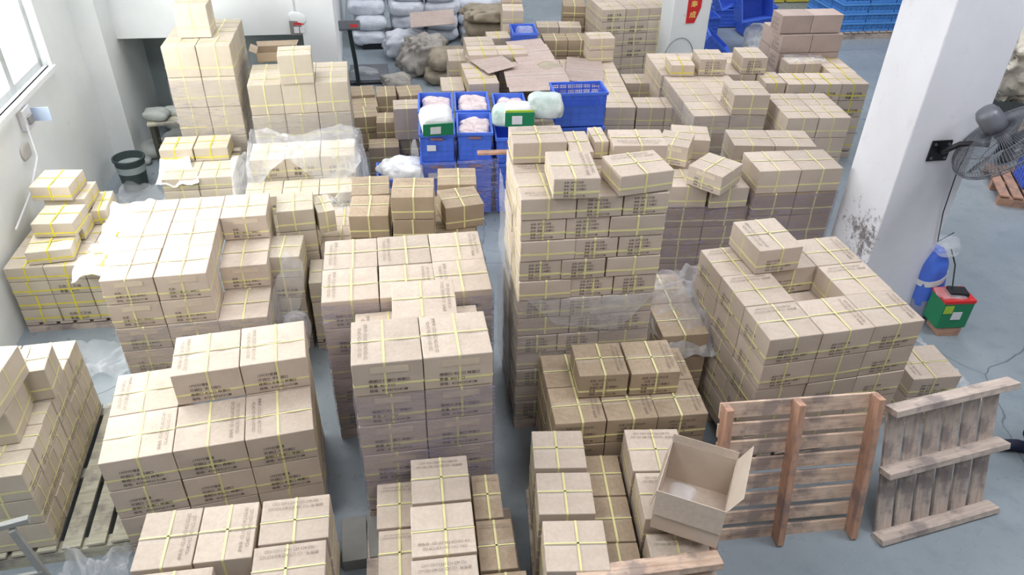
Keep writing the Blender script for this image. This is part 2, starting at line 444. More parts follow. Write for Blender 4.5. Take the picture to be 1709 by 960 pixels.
DROP = rng('7-10 12-15 25 32-34 40 82-85 107 112 117 122 127 132 137 142 144-145 147 149-150 152 154-155 157 170 172-173 209-211 215-216 224-226 228-230 236 242-244 246-248 253 255-258 260-263 281-282 284-286 290 298 300-302 306 318-319 322-323 326-327 335-336 339 342 357-359 361-363 365-367 382 409 412 414-415 420-421 427 438 440 442 451 453 461 495 500 503-504 506-508 512 516 519-520 524 526-528 530-532 535-536 540 542-544 547-549 551-553 560-561 564-565 571-573 575-577 580-581 587-589 591-593 595-597 600-602 604-607 611-612 616-617 620-627 642-645 652-654 657 659 662 665 671 674 677 686-687 689-690 692-693 695-696 699-702 708 713-714 717-718 720-721 723-724 728 731 742-743 758-762 766-768 773-775 779 786-787 789-791 798-799 802 813 822')

rest_parts = []
def cached(key, fn):
    if key not in _cache: _cache[key] = fn()
    return _cache[key]
RX90 = Matrix.Rotation(R(90), 4, 'X')
def carton(loc, yaw, w, d, h, mat=None, strap=STRAP, front=None, top=None, paper=False, side=None, flip=False,
           label='', group=None, name='carton', straps='xyz', pw=None):
    mat = mat or CARTON
    g = .0055
    w2, d2, h2 = round(w-g, 3), round(d-g, 3), round(h-g, 3)
    var = random.randrange(2)
    _cid[0] += 1; cid = _cid[0]
    me = cached(('b', w2, d2, h2, mat.name), lambda: rbox_mesh(w2, d2, h2, mat))
    px = round(.5 + random.choice((-.04, -.02, 0, .02, .04)), 2); py = round(.5 + random.choice((-.03, 0, .03)), 2); pz = round(.32 + random.choice((-.03, 0, .03)), 2)
    if REST_BAKED and cid in DROP: return None
    if REST_BAKED and cid in REST:
        mw = Matrix.Translation(loc) @ Matrix.Rotation(yaw, 4, 'Z')
        rest_parts.append((me, mw))
        if strap:
            for ax, ps in (('x', px), ('y', py), ('z', pz)):
                rest_parts.append((cached(('s', ax, w2, d2, h2, ps, strap.name), lambda: strap_mesh(ax, w2, d2, h2, ps, strap)), mw))
        return None
    o = inst(name, me, None, loc, (0, 0, yaw)); tag(o, label, 'box', group)
    if not REST_BAKED: o['cid'] = cid
    if strap:
        for ax, ps in (('x', px), ('y', py), ('z', pz)):
            if ax in straps:
                inst('strap', cached(('s', ax, w2, d2, h2, ps, strap.name), lambda: strap_mesh(ax, w2, d2, h2, ps, strap)), o)
    def put(key, M, width, hmax, nm='printed_text', k=1.0):
        tm, tw, th = TM[key]
        s = min(width/tw, hmax/th)
        t = inst(nm, tm, o); t.matrix_local = M @ Matrix.Diagonal((s, s*k, 1, 1))
        return t
    fy = -.0042
    if front:
        up = h2*.10
        put(front, Matrix.Translation((w2*.22, fy, up)) @ RX90, w2*.58, h2*(.62 if paper else .78))
    if paper:
        m = cached(('p', w2, h2, mat.name, paper), lambda: (lambda q: (q.box((w2*.26, -.0045, h2*.70), (w2*.80, -.0038, h2*.90)), q.mesh('paper_label', PAPER))[1])(MB()))
        tag(inst('paper_label', m, o), 'pale blank paper label stuck above the print')
    if side:
        put(side, Matrix.Translation((-.0042, d2*.82, h2*.12)) @ Matrix.Rotation(R(-90), 4, 'Z') @ RX90, d2*.62, h2*.7)
    if top:
        zt = h2 + .0052
        if top == 'r':      # reads from the right hand side
            Mx = Matrix.Translation((w2*.92, d2*.1, zt)) @ Matrix.Rotation(R(90), 4, 'Z')
            put('top', Mx, d2*.8, w2*.30)
        elif top == 'l':
            Mx = Matrix.Translation((w2*.10, d2*.9, zt)) @ Matrix.Rotation(R(-90), 4, 'Z')
            put('top', Mx, d2*.8, w2*.30)
        elif top == 'f':
            put('top', Matrix.Translation((w2*.10, d2*.10, zt)), w2*.8, d2*.28)
        elif top == 'b':
            put('top', Matrix.Translation((w2*.90, d2*.90, zt)) @ Matrix.Rotation(R(180), 4, 'Z'), w2*.8, d2*.28)
    return o

LAYER = {-2: 'set two layers up', -1: 'raised one layer up', 0: 'top layer', 1: 'second layer down', 2: 'third layer down', 3: 'fourth layer down', 4: 'fifth layer down', 5: 'sixth layer down',
         6: 'seventh layer down', 7: 'eighth layer down', 8: 'ninth layer down', 9: 'tenth layer down', 10: 'eleventh layer down', 11: 'bottom layer'}
def ordn(i, n, words):
    if n == 1: return ''
    if n == 2: return words[0] if i == 0 else words[1]
    if i == 0: return words[0]
    if i == n-1: return words[1]
    return ('middle' if n == 3 else ['', 'second', 'third', 'fourth', 'fifth'][i]) 
def pallet(o3, yaw, w, d, z=.13, wood=None, label='', group=None, name='wooden_pallet'):
    """floor pallet; origin at its front left corner"""
    wood = wood or WOODG
    r = empty(name, (o3[0], o3[1], 0), yaw); tag(r, label, 'pallet', group)
    ns = max(5, int(w/.13)); sw = w/ns*.78; hb = .018
    me = cached(('ps', round(sw,3), round(d,2), wood.name), lambda: (lambda q: (q.box((0, 0, 0), (sw, d, hb)), q.mesh('slat', wood))[1])(MB()))
    for i in range(ns): inst('slat', me, r, (i*(w-sw)/(ns-1), 0, z-hb))
    mb = cached(('pb', round(w,2), round(z,3), wood.name), lambda: (lambda q: (q.box((0, 0, 0), (w, .09, z-hb-.018)), q.mesh('stringer', wood))[1])(MB()))
    for y in (0.0, d/2-.045, d-.09): inst('stringer', mb, r, (0, y, .0))
    return r
def block(key, where, o3, yaw, w, d, h, nx, ny, nl, tops=None, mat=None, strap=STRAP, front=None, top=None, paper=0.0, fprob=.85,
          group=None, look='tan carton', cols=None, jit=.004, pal=True, lower_mat=None, side=None, straps='xyz', hide=(), palz=None, wood=None, basez=None):
    yaw = R(yaw); tops = tops or {}
    ex = Vector((math.cos(yaw), math.sin(yaw), 0)); ey = Vector((-math.sin(yaw), math.cos(yaw), 0)); O = Vector(o3)
    T = lambda a, b: (tops.get((a, b), 0) if 0 <= a < nx and 0 <= b < ny else 99)
    rnd = random.Random(sum(map(ord, key)))
    tops = {k: (99 if v is None else v) for k, v in tops.items()}
    for a in range(nx):
        for b in range(ny):
            t0 = T(a, b)
            for k in range(t0, nl):
                if not (k == t0 or b == 0 or a == 0 or a == nx-1 or T(a, b-1) > k or T(a-1, b) > k or T(a+1, b) > k): continue
                if (a, b, k) in hide: continue
                yj, xj = rnd.uniform(-jit, jit), rnd.uniform(-jit, jit)*.6
                p = O + ex*(a*w + xj) + ey*(b*d + (yj if k <= t0 else yj*.7)) - Vector((0, 0, (k+1)*h))
                row = ordn(b, ny, ('front row', 'back row')); row = row if (row.endswith('row') or not row) else row + ' row'
                colw = ordn(a, nx, ('left', 'right'))
                bits = [look, LAYER[k]]
                if row: bits.append(row)
                if colw: bits.append(colw + ' column')
                lab = ', '.join(bits) + ' of ' + where
                vis_front = (b == 0 or T(a, b-1) > k)
                vis_top = (k == t0)
                carton(p, yaw + R(rnd.uniform(-.5, .5)), w, d, h, (lower_mat if lower_mat and k > 0 else mat), strap,
                       front=front if (front and vis_front and rnd.random() < fprob) else None,
                       top=(rnd.choice(top) if isinstance(top, (list, tuple)) else top) if (top and vis_top) else None,
                       paper=(paper and vis_front and rnd.random() < paper), side=side if (side and a == 0) else None,
                       label=lab, group=group or ('cartons of ' + where), straps=straps)
    base = O.z - nl*h
    if pal and base > .07:
        pallet((O.x, O.y, 0), yaw, nx*w, ny*d, base-.004, wood=wood, label='wooden pallet carrying ' + where, group=None)

# ---------------------------------------------------------------- stacks
block('S3', 'the dimension-marked left stack', (-2.879,4.337,1.208), 11.4, .359, .389, .214, 3, 3, 5, {(2,1):1, (2,0):2}, front='s3', paper=1.0, fprob=1,
      look='pale carton')
block('S4', 'the big left stack', (-2.371,2.994,.866), 15.5, .41, .396, .248, 3, 2, 3, {(1,1):-1, (2,1):-1}, front='s4', top=['r','l'], fprob=1, look='pinkish tan carton')
block('B', 'the central square-box stack', (-.900,3.270,1.435), 10.6, .41, .41, .249, 2, 2, 5, {(0,1):1, (1,1):1}, front='b', paper=.95, top='l', fprob=1, look='beige carton')
carton((-.762+.035,3.706-.205*0+.0,1.195), R(9), .406, .40, .24, top='r', label='beige carton bridging the gap behind the two front boxes of the central stack')
block('S6', 'the stack behind the centre', (-1.258,4.060,1.282), 10.3, .382, .392, .230, 3, 2, 5, None, front='b', top=['r','l','r'], fprob=.8, look='beige carton')
S10P = [[.36,.30,.30],[.30,.29,.37],[.37,.29,.30],[.29,.30,.37]]
def brick_stack():
    x0, y0, z0, yaw, h, d = .045, 4.206, 2.013, R(8.6), .157, .373
    ex = Vector((math.cos(yaw), math.sin(yaw), 0)); ey = Vector((-math.sin(yaw), math.cos(yaw), 0))
    cn = ['left', 'middle', 'right']
    for k in range(12):
        pat = S10P[k % 4]
        for b in range(2):
            acc = 0
            for a, wd in enumerate(pat):
                if b == 0 or k == 0 or a in (0, 2):
                    p = Vector((x0, y0, z0)) + ex*(acc + random.uniform(-.004,.004)) + ey*(b*d + random.uniform(-.006,.006)) - Vector((0,0,(k+1)*h))
                    txt = 's10' if wd < .35 else None
                    carton(p, yaw, wd, d, h, None, STRAP, front=txt if b == 0 else None, top='f' if (k == 0 and a == 0) else None, side='s10' if (a == 0 and k % 2) else None,
                           label='pinkish tan carton, %s, %s row, %s in the tall centre tower' % (LAYER[k], ['front','back'][b], cn[a]), group='cartons of the tall centre tower')
                acc += wd
    pallet((x0, y0, 0), yaw, .96, .75, .125, label='wooden pallet carrying the tall centre tower')
brick_stack()
block('S9', 'the low brown stack', (.305,3.533,.744), 7.8, .344, .346, .208, 3, 2, 3, None, mat=CARTON_B, front='s9', top='r', look='brown carton')
block('S9k', 'the stack under grey film', (1.12,4.40,.80), 8, .36, .40, .22, 1, 2, 3, None, mat=CARTON_B, look='dull brown carton')
block('S11', 'the big right stack', (1.668,3.843,1.236), 13.1, .380, .369, .221, 3, 3, 5, {(1,1):1}, front='s11', top=['r','b','r','b'], fprob=.75, side='s11', look='light tan carton')
block('S12', 'the pair by the upright pallets', (3.03,4.34,.50), 8.2, .40, .38, .19, 1, 1, 2, None, front='s11', top='l', look='tan carton')
block('S2', 'the yellow-strapped wall stack', (-4.235,5.225,.675), 8.6, .312, .356, .144, 3, 3, 4, None, strap=STRAP_Y, front='far', mat=CARTON_Y, look='yellowish carton', fprob=.5)
block('S17', 'the tall far left tower', (-3.615,7.667,1.762), 9.2, .337, .313, .328, 2, 3, 5, None, mat=CARTON_Y, look='big creamy carton')
block('S17f', 'the sunlit far left ledge', (-3.566,6.881,.669), 9.8, .350, .351, .137, 2, 2, 4, None, mat=CARTON_Y, look='flat creamy carton')
block('S18', 'the stack beside the pier', (-2.755,7.514,1.437), 11.3, .339, .319, .329, 3, 2, 4, None, mat=CARTON_Y, look='big pale carton', fprob=.3)
block('BG', 'the stack under the clear bag', (-2.567,6.705,1.0), 10.1, .335, .39, .209, 3, 1, 4, None, mat=CARTON_Y, front='far', look='cream carton', fprob=.9)
block('BL', 'the ledge before the bag', (-2.532,6.31,.80), 11, .345, .328, .20, 3, 1, 3, None, mat=CARTON_Y, front='far', look='cream carton', fprob=.6)
block('BM', 'the narrow back pile', (-1.66,5.56,.75), 9, .36, .36, .20, 1, 2, 3, None, look='tan carton')
block('M1', 'the left aisle pile', (-1.952,5.462,1.15), 13.9, .303, .324, .205, 1, 1, 5, None, mat=CARTON_Y, look='cream carton')
block('M2', 'the leaning side pile', (-1.64,5.56,1.10), 24, .15, .30, .21, 1, 1, 1, None, mat=CARTON_Y, look='narrow cream carton', pal=False)
block('M4', 'the slim aisle pile', (-1.985,5.082,.95), 7.2, .285, .339, .205, 1, 1, 4, None, mat=CARTON_Y, front='far', look='bright cream carton')
block('M5', 'the low aisle pile', (-1.66,5.10,.70), 10.1, .30, .36, .20, 1, 1, 3, None, mat=CARTON_Y, look='cream carton')
block('AS', 'the hidden middle pallet load', (-1.36,5.40,.93), 7, .355, .37, .205, 3, 2, 4, None, look='tan carton', mat=CARTON_B)
def single(key, p, yaw, w, d, h, label, **kw):
    return carton((p[0], p[1], p[2]-h), R(yaw), w, d, h, label=label, **kw)
G1 = 'loose cartons on the middle pallet load'
single('A1', (-1.396,5.787,1.15), 9.1, .329, .349, .215, 'grey tan carton at the back left of the six loose boxes in the middle', group=G1, mat=CARTON_B)
single('A2', (-1.351,5.425,1.15), 5.9, .327, .360, .215, 'grey tan carton at the front left of the six loose boxes in the middle', group=G1, mat=CARTON_B)
single('AB', (-.987,5.398,1.35), 4.8, .345, .346, .21, 'tan carton on top of another between two rows of loose boxes', group=G1, mat=CARTON_B, top='b')
single('AC', (-.987,5.398,1.138), 4.8, .345, .346, .205, 'tan carton beneath its twin in the middle of the loose boxes', group=G1, mat=CARTON_B)
single('C1', (-.689,6.109,1.10), 5.3, .355, .334, .20, 'tan carton leaning on the wrapped blue crates', group=G1, mat=CARTON_B, top='b')
block('C1s', 'the pile before the crates', (-.689,6.109,.90), 5.3, .355, .334, .20, 1, 1, 4, None, mat=CARTON_B, look='tan carton')
single('C2', (-.573,5.598,1.15), 18.2, .341, .338, .22, 'turned tan carton at the right end of the loose boxes', group=G1, mat=CARTON_B, top='b')
G2 = 'loose cartons on the tall centre tower'
zt = 2.014
single('j1', (-.017,4.68,zt+.158), 7.8, .369, .284, .155, 'wide tan carton at the back left corner on top of the tall centre tower', group=G2, top='b')
single('j2', (.239,4.20,zt+.148), 6.6, .297, .400, .145, 'pinkish carton overhanging the middle front of the tall centre tower', group=G2, front='s10', top='r')
single('j3', (.655,4.254,zt+.150), 18.1, .371, .313, .146, 'turned tan carton at the front right on top of the tall centre tower', group=G2, top='b')
single('jC', (.650,4.700,zt+.152), 4, .372, .270, .150, 'wide carton at the back right on top of the tall centre tower', group=G2, top='f')
single('jA', (.365,4.63,zt+.130), 7, .16, .339, .128, 'narrow flat carton second from the left on the tall centre tower', group=G2)
single('jB', (.535,4.80,zt+.130), 9, .105, .25, .128, 'small flat carton squeezed between two others on the tall centre tower', group=G2)
G3 = 'pair on the low brown stack'
single('S9a', (.459,3.775,.946), 6.8, .337, .331, .200, 'left carton of the pair set on the low brown stack', group=G3, mat=CARTON_B, front='s9', top='r')
single('S9b', (.808,3.815,.940), 7.4, .338, .342, .194, 'right carton of the pair set on the low brown stack', group=G3, mat=CARTON_B, front='s9', top='r')
single('T11', (1.742,4.588,1.440), 13.7, .347, .426, .202, 'single carton standing on top of the big right stack', front='s11', top='l')
GW = 'loose cartons on the wall stack'
single('t1', (-4.041,5.278,.803), 15.4, .357, .316, .126, 'lowest loose carton at the front of the wall stack', group=GW, strap=STRAP_Y, mat=CARTON_Y)
single('t1b', (-4.10,5.66,.803), 8, .345, .34, .126, 'carton hidden under the bright one on the wall stack', group=GW, strap=STRAP_Y, mat=CARTON_Y)
single('t2', (-4.068,5.51,.942), 6.7, .345, .335, .136, 'bright carton in the middle of the stepped pile by the left wall', group=GW, strap=STRAP_Y, mat=CARTON_Y)
single('t4b', (-4.17,6.02,.815), 6, .36, .30, .138, 'lower carton beneath the topmost sunlit one by the left wall', group=GW, strap=STRAP_Y, mat=CARTON_Y)
single('t4', (-4.15,5.90,.955), 8, .345, .343, .137, 'carton straight under the topmost sunlit one by the left wall', group=GW, strap=STRAP_Y, mat=CARTON_Y)
single('t3', (-4.223,5.872,1.096), 5.1, .339, .343, .140, 'topmost sunlit carton by the left wall, bleached white', group=GW, strap=STRAP_Y, mat=CARTON_Y)
single('t5', (-3.80,5.96,.825), 14, .13, .38, .148, 'narrow carton on edge beside the sunlit pile', group=GW, strap=STRAP_Y, mat=CARTON_Y)
single('S17t', (-3.524,7.940,2.092), 9.1, .332, .318, .329, 'single topmost carton crowning the tall far left tower', mat=CARTON_Y)
single('S17g', (-3.713,7.608-.03,.819+.0), 9, .33, .33, .150, 'left of two creamy cartons before the tall far left tower', mat=CARTON_Y, group='pair before the far left tower', strap=STRAP_Y) if False else None
single('S17g', (-3.70,7.25,.819), 9.8, .335, .335, .150, 'left of two creamy cartons before the tall far left tower', mat=CARTON_Y, group='pair before the far left tower', strap=STRAP_Y)
single('S17h', (-3.36,7.31,.819), 9.8, .345, .335, .150, 'right of two creamy cartons before the tall far left tower', mat=CARTON_Y, group='pair before the far left tower', strap=STRAP_Y)
single('S18t', (-2.410,7.546,1.742), 13, .337, .305, .303, 'single carton raised on the middle of the stack beside the pier', mat=CARTON_Y)
# foreground right: three columns
G = 'cartons of the bottom centre pile'
def column_stack(key, spots, h, nl, look, where, group, **kw):
    for i, (x, y, z, yw, w, d) in enumerate(spots):
        rowname = ['back', 'middle', 'front', 'very front'][i] if len(spots) > 1 else ''
        for k in range(nl):
            carton((x, y, z-(k+1)*h), R(yw), w, d, h, label='%s, %s, %s of %s' % (look, LAYER[k], (rowname + ' box') if rowname else 'box', where), group=group, top=((kw.get('top') if not isinstance(kw.get('top'), list) else kw['top'][i]) if k == 0 else None),
                   front=kw.get('front'), mat=kw.get('mat'))
column_stack('S7a', [(-.548,2.905,.70,8.6,.352,.345), (-.505,2.544,.70,8.6,.362,.349), (-.455,2.185,.70,8.6,.362,.349)], .20, 3, 'pale carton', 'the raised bottom centre row', G, top=['b', 'f', 'b'])
column_stack('S7l', [(-.765,2.875,.50,8.6,.27,.345), (-.70,2.52,.50,8.6,.24,.349), (-.65,2.17,.5,8.6,.24,.345)], .20, 2, 'pale carton', 'the left bottom centre row', G, top='b')
column_stack('S7r', [(-.185,2.965,.50,7.8,.18,.345), (-.135,2.61,.50,7.8,.22,.349), (-.085,2.25,.50,7.8,.26,.349)], .20, 2, 'brownish carton', 'the right bottom centre row', G, top='b', mat=CARTON_B)
pallet((-.75, 2.15, 0), R(8.6), .95, 1.1, .095, label='wooden pallet under the bottom centre pile')
G = 'cartons of the bottom right pile'
column_stack('S8a', [(.166,3.195,.705,3,.330,.318), (.190,2.850,.705,3,.334,.315), (.225,2.48,.70,3,.354,.335)], .20, 3, 'light tan carton', 'the left column near the open box', G)
m = MB(); m.box((.07,-.0045,.085), (.19,-.0038,.155)); q = m.build('paper_label', WHITE, [o for o in D.objects if o.get('label','').startswith('light tan carton, top layer, front box of the left column')][0]); tag(q, 'white and blue sticker')
column_stack('S8m', [(.515,3.165,.50,4,.24,.335), (.540,2.825,.50,4,.24,.335), (.565,2.485,.50,4,.24,.335)], .20, 2, 'brown carton', 'the sunken middle column near the open box', G, mat=CARTON_B)
column_stack('S8c', [(.770,3.199,.70,3,.354,.355), (.800,2.84,.70,3,.354,.350), (.83,2.47,.60,3,.354,.35)], .20, 3, 'light tan carton', 'the right column under the open box', G, top='b')
pallet((.20, 2.46, 0), R(3.5), 1.0, 1.08, .095, label='wooden pallet under the bottom right pile')
G = 'cartons of the bottom left pile'
column_stack('S5a', [(-1.983,2.415,.70,9.5,.316,.387)], .285, 2, 'white-topped carton', 'the bottom left pile, far left', G, top='r', front='s4')
column_stack('S5b', [(-1.671,2.473,.70,9.6,.312,.381)], .285, 2, 'white-topped carton', 'the bottom left pile, second from left', G, top='r', front='s4')
column_stack('S5c', [(-1.357,2.597,.70,10.3,.385,.311), (-1.315,2.275,.70,10.3,.39,.315)], .285, 2, 'white-topped carton', 'the bottom left pile, right column', G, top='b')
column_stack('S5d', [(-1.88,2.02,.70,9.6,.40,.385)], .285, 2, 'white-topped carton', 'the bottom left pile, cut by the frame', G)
pallet((-1.96, 2.03, 0), R(9.8), 1.05, .86, .12, label='wooden pallet under the bottom left pile')
# far lower left block seen from its right side
def left_block():
    yaw = R(12.6); ex = Vector((math.cos(yaw), math.sin(yaw), 0)); ey = Vector((-math.sin(yaw), math.cos(yaw), 0))
    O = Vector((-2.816, 2.971, .791)); w, d, h = .35, .211, .220
    O = O - ex*w*2
    for b in range(6):
        for a in range(2):
            for k in range(3):
                if a == 0 and k > 0 and b > 0: continue
                p = O + ex*(a*w + random.uniform(-.004,.004)) + ey*(b*d) - Vector((0,0,(k+1)*h))
                c = carton(p, yaw, w, d, h, CARTON_Y, STRAP, label='yellowish carton, %s, %s from the front, %s side of the corner block' % (LAYER[k], ['first','second','third','fourth','fifth','sixth'][b], ['left','right'][a]),
                       group='cartons of the bottom left corner block')
                if a == 1 and c:
                    tm, tw, th = TM['s3']; s = min(d*.75/tw, h*.6/th)
                    t = inst('printed_text', tm, c); t.matrix_local = Matrix.Translation((w-.0055+.004, d*.12, h*.15)) @ Matrix.Rotation(R(90), 4, 'Z') @ RX90 @ Matrix.Diagonal((s, s, 1, 1))
    p = O + ex*.43 + ey*.62
    carton(p + Vector((0,0,.0)), yaw + R(4), .30, .26, .25, CARTON_Y, STRAP, label='raised carton on the bottom left corner block, cut by the frame', group='raised cartons at the left edge')
    p = O + ex*.28 + ey*.25
    carton(p + Vector((0,0,.0)), yaw + R(2), .34, .34, .25, CARTON_Y, STRAP, label='cream carton at the left edge below its darker neighbour', group='raised cartons at the left edge')
    carton(p + Vector((0,0,.25)), yaw - R(6), .33, .42, .22, CARTON_Y, STRAP, label='uppermost carton at the left edge with its side bulging into view', group='raised cartons at the left edge')
    pallet((O + ey*-.03).to_tuple(), yaw, 1.12, 1.33, .125, wood=WOODY, label='dusty grey pallet sticking out beside the bottom left corner block')
left_block()
# back right groups
block('G9', 'the wrapped stack near the column', (2.176,6.173,1.282), 8.2, .394, .407, .232, 2, 1, 5, None, look='greyish carton', lower_mat=CARTON_B)
block('G7', 'the greyish second row', (2.19,7.121,1.10), 1.5, .42, .400, .25, 2, 1, 4, None, front='far', look='greyish carton')
block('G4', 'the wrapped long stack', (1.980,8.095,1.0), 7.0, .419, .425, .225, 2, 3, 4, None, look='pinkish carton', lower_mat=CARTON_B)
block('GB', 'the pile behind the long stack', (1.80,9.39,1.0), 6, .41, .42, .225, 3, 2, 4, None, look='pale carton')
G5 = 'loose cartons on the wrapped long stack'
single('g5', (2.395,8.145,1.235), 3.5, .410, .455, .234, 'large carton on the right end of the wrapped long stack', group=G5, side='s9')
single('g1', (2.256,9.388,1.213), 3.9, .338, .394, .211, 'carton with black print raised behind the wrapped long stack, left one', group=G5, front='s10')
single('g2', (2.807,9.484,1.215), 4.4, .321, .417, .212, 'carton with black print raised behind the wrapped long stack, right one', group=G5, front='s10')
single('g3', (1.90,9.34,1.145), 3, .30, .36, .143, 'low carton beside the back column under the coiled cable', group=G5, strap=STRAP_Y)
block('G6', 'the four-box block', (2.972,7.954,1.061), 5.3, .361, .368, .240, 2, 2, 4, None, look='glossy topped carton')
block('KB', 'the glossy far row', (3.339,9.181,1.0), 5.1, .345, .402, .22, 3, 1, 4, None, strap=STRAP_Y, front='far', look='glossy topped carton')
block('KC', 'the shiny end pile', (4.00,9.64,1.0), 5.1, .35, .36, .22, 1, 2, 4, None, strap=STRAP_Y, look='shiny topped carton')
block('KD', 'the dim corner pile', (3.06,9.20,1.0), 5.1, .26, .40, .22, 1, 1, 4, None, strap=STRAP_Y, look='pale carton')
block('K5', 'the film covered pair', (3.50,9.78,1.05), 7.5, .343-.12, .26, .19, 2, 1, 5, None, front='far', look='dull carton')
block('KP', 'the plain box pile', (3.45,9.99+.12,1.313), 9.0, .425, .309, .237, 2, 2, 5, None, mat=CARTON_P, strap=None, side='s9', look='plain unstrapped carton', pal=False)
for i in range(2):
    yw = R(8.7); e1 = Vector((math.cos(yw), math.sin(yw), 0))
    carton(Vector((3.409,10.154,1.316)) + e1*.425*i, yw, .425, .309, .237, CARTON_P, None, side='s9' if i == 0 else None, label='plain unstrapped carton on the very top of the plain box pile, %s one' % ['left','right'][i], group='cartons of the plain box pile')
block('HW', 'the violet wrapped low stack', (1.348,6.13,.90), 6, .41, .40, .20, 2, 2, 4, None, mat=CARTON_B, look='dark tan carton')
GH = 'jumbled cartons right of the tower'
single('h4', (1.348,6.14,1.125), 4, .40, .36, .222, 'tan carton under the two tilted ones right of the centre tower', group=GH)
single('h5', (1.775,6.15,1.108), 9, .360, .35, .205, 'small tan carton under the printed corner of the turned box', group=GH)
single('h3', (1.536,6.192,1.320), -40.6, .346, .374, .190, 'carton turned cornerwise with a pale label right of the centre tower', group=GH, front='s3', paper=True)
single('h2', (1.31,6.60,1.345), -20, .30, .33, .205, 'turned carton with a pale label close behind the centre tower', group=GH, front='s3', paper=True)
block('H1', 'the greyish far pile', (1.549,7.03,1.20), -5, .369, .354, .22, 1, 1, 5, None, look='greyish carton')
block('H2', 'the low pile between stacks', (1.30,6.60,1.14), 4, .36, .36, .21, 1, 1, 5, None, look='greyish carton')
# top centre
block('FP', 'the flat field of boxes', (.333,8.72,.80), 4.5, .371, .35, .235, 3, 5, 3, None, mat=CARTON, look='greyish tan carton', fprob=0)
block('F10', 'the sunken far row', (1.43,9.84,.72), 5.4, .376, .36, .21, 2, 1, 3, None, look='tan carton')
block('F12', 'the dark faced front pair', (1.456,8.80,.80), 4.5, .345, .345, .235, 2, 1, 3, None, look='tan carton')
block('F6', 'the small double pile', (.96,10.36,1.13), 10, .360, .296, .163, 1, 1, 2, None, look='tan carton', pal=False)
block('F4', 'the near back pair', (.350,10.65,1.0), 6.2, .345, .335, .225, 2, 1, 4, None, mat=CARTON_B, look='olive brown carton')
block('F1', 'the far pair', (.282,11.95,.80), 3, .345, .33, .22, 2, 1, 3, None, look='grey brown carton')
single('f3', (.689,12.424,1.0), 0, .363, .421, .17, 'leaning far carton at the top edge behind the far pair', mat=CARTON_B)
block('f3s', 'the far rear pile', (.689,12.43,.83), 0, .363, .421, .21, 2, 1, 3, None, mat=CARTON_B, look='brown carton')
block('S16', 'the brick-like back stack', (1.227,11.555,1.190), 13.3, .368, .40, .182, 3, 2, 6, None, front='far', look='tan carton', fprob=.5)
block('E9', 'the slim back tower', (-.24,11.353,1.20), 3.5, .31, .38, .185, 1, 2, 6, {(0,1):-1}, look='grey tan carton')
if 0: block('E9b', 'the rear tower by the sacks', (-.60,11.62,1.25), 8, .33, .36, .20, 1, 2, 6, None, look='olive tan carton', mat=CARTON_B)
block('E1', 'the double front rows', (-.645,9.948,1.0), 10, .395, .384, .235, 2, 1, 4, None, front='far', strap=STRAP_Y, look='printed tan carton')
block('E1b', 'the second double row', (-.705,10.345,1.0), 10, .395, .384, .235, 1, 1, 4, None, look='tan carton')
block('E4', 'the lone rear box pile', (-.431,11.0,.90), 10.6, .333, .34, .20, 1, 1, 4, None, strap=STRAP_Y, look='tan carton')
block('E5', 'the pair behind the crates', (-.599,9.160,.90), 11.4, .388, .390, .20, 1, 2, 4, None, strap=STRAP_Y, look='greyish carton')
block('E7', 'the pale rear pile', (-.95,10.354-.0,.78), 8.3, .30, .50, .22, 1, 1, 3, None, look='whitish carton')
block('E8', 'the pale near pile', (-.95,9.311,.75), 7.6, .30, .50, .22, 1, 1, 3, None, look='whitish carton')
# dim aisle left of the crates
for key, p, yw, w_, d_, wh in [('d1', (-2.161,9.582,.55), 13.8, .311, .348, 'the dim far aisle, rear left'), ('d2', (-1.833,9.568,.55), 11.6, .262, .38, 'the dim far aisle, rear middle'),
                        ('d3', (-1.54,9.60,.55), 15, .33, .38, 'the dim far aisle, rear right'), ('d5', (-2.082,9.231,.52), 13.6, .326, .331, 'the dim far aisle, second rank'),
                        ('d6', (-1.995,8.863,.55), 14.8, .30, .349, 'the dim far aisle, front left')]:
    block(key, wh, p, yw, w_, d_, .215, 1, 1, 2, None, mat=CARTON_B, look='dull carton')
single('d8', (-1.458,8.60,.78), 9.9, .347, .30, .40, 'tall bright carton leaning beside the white bag and blue crates', mat=CARTON)
block('d8s', 'the prop pile in the dim aisle', (-1.458,8.62,.38), 9.9, .34, .30, .20, 1, 1, 1, None, mat=CARTON_B, look='dull carton')
block('d9', 'the loose pair in the dim aisle', (-1.734,8.32,.40), 10, .361, .266, .20, 1, 1, 2, None, mat=CARTON_B, look='dull carton', pal=False)
block('d7', 'the half open pile in the aisle', (-1.70,8.72,.55), 7.6, .22, .32, .2, 1, 1, 2, None, mat=CARTON_B, look='dull carton', pal=False)

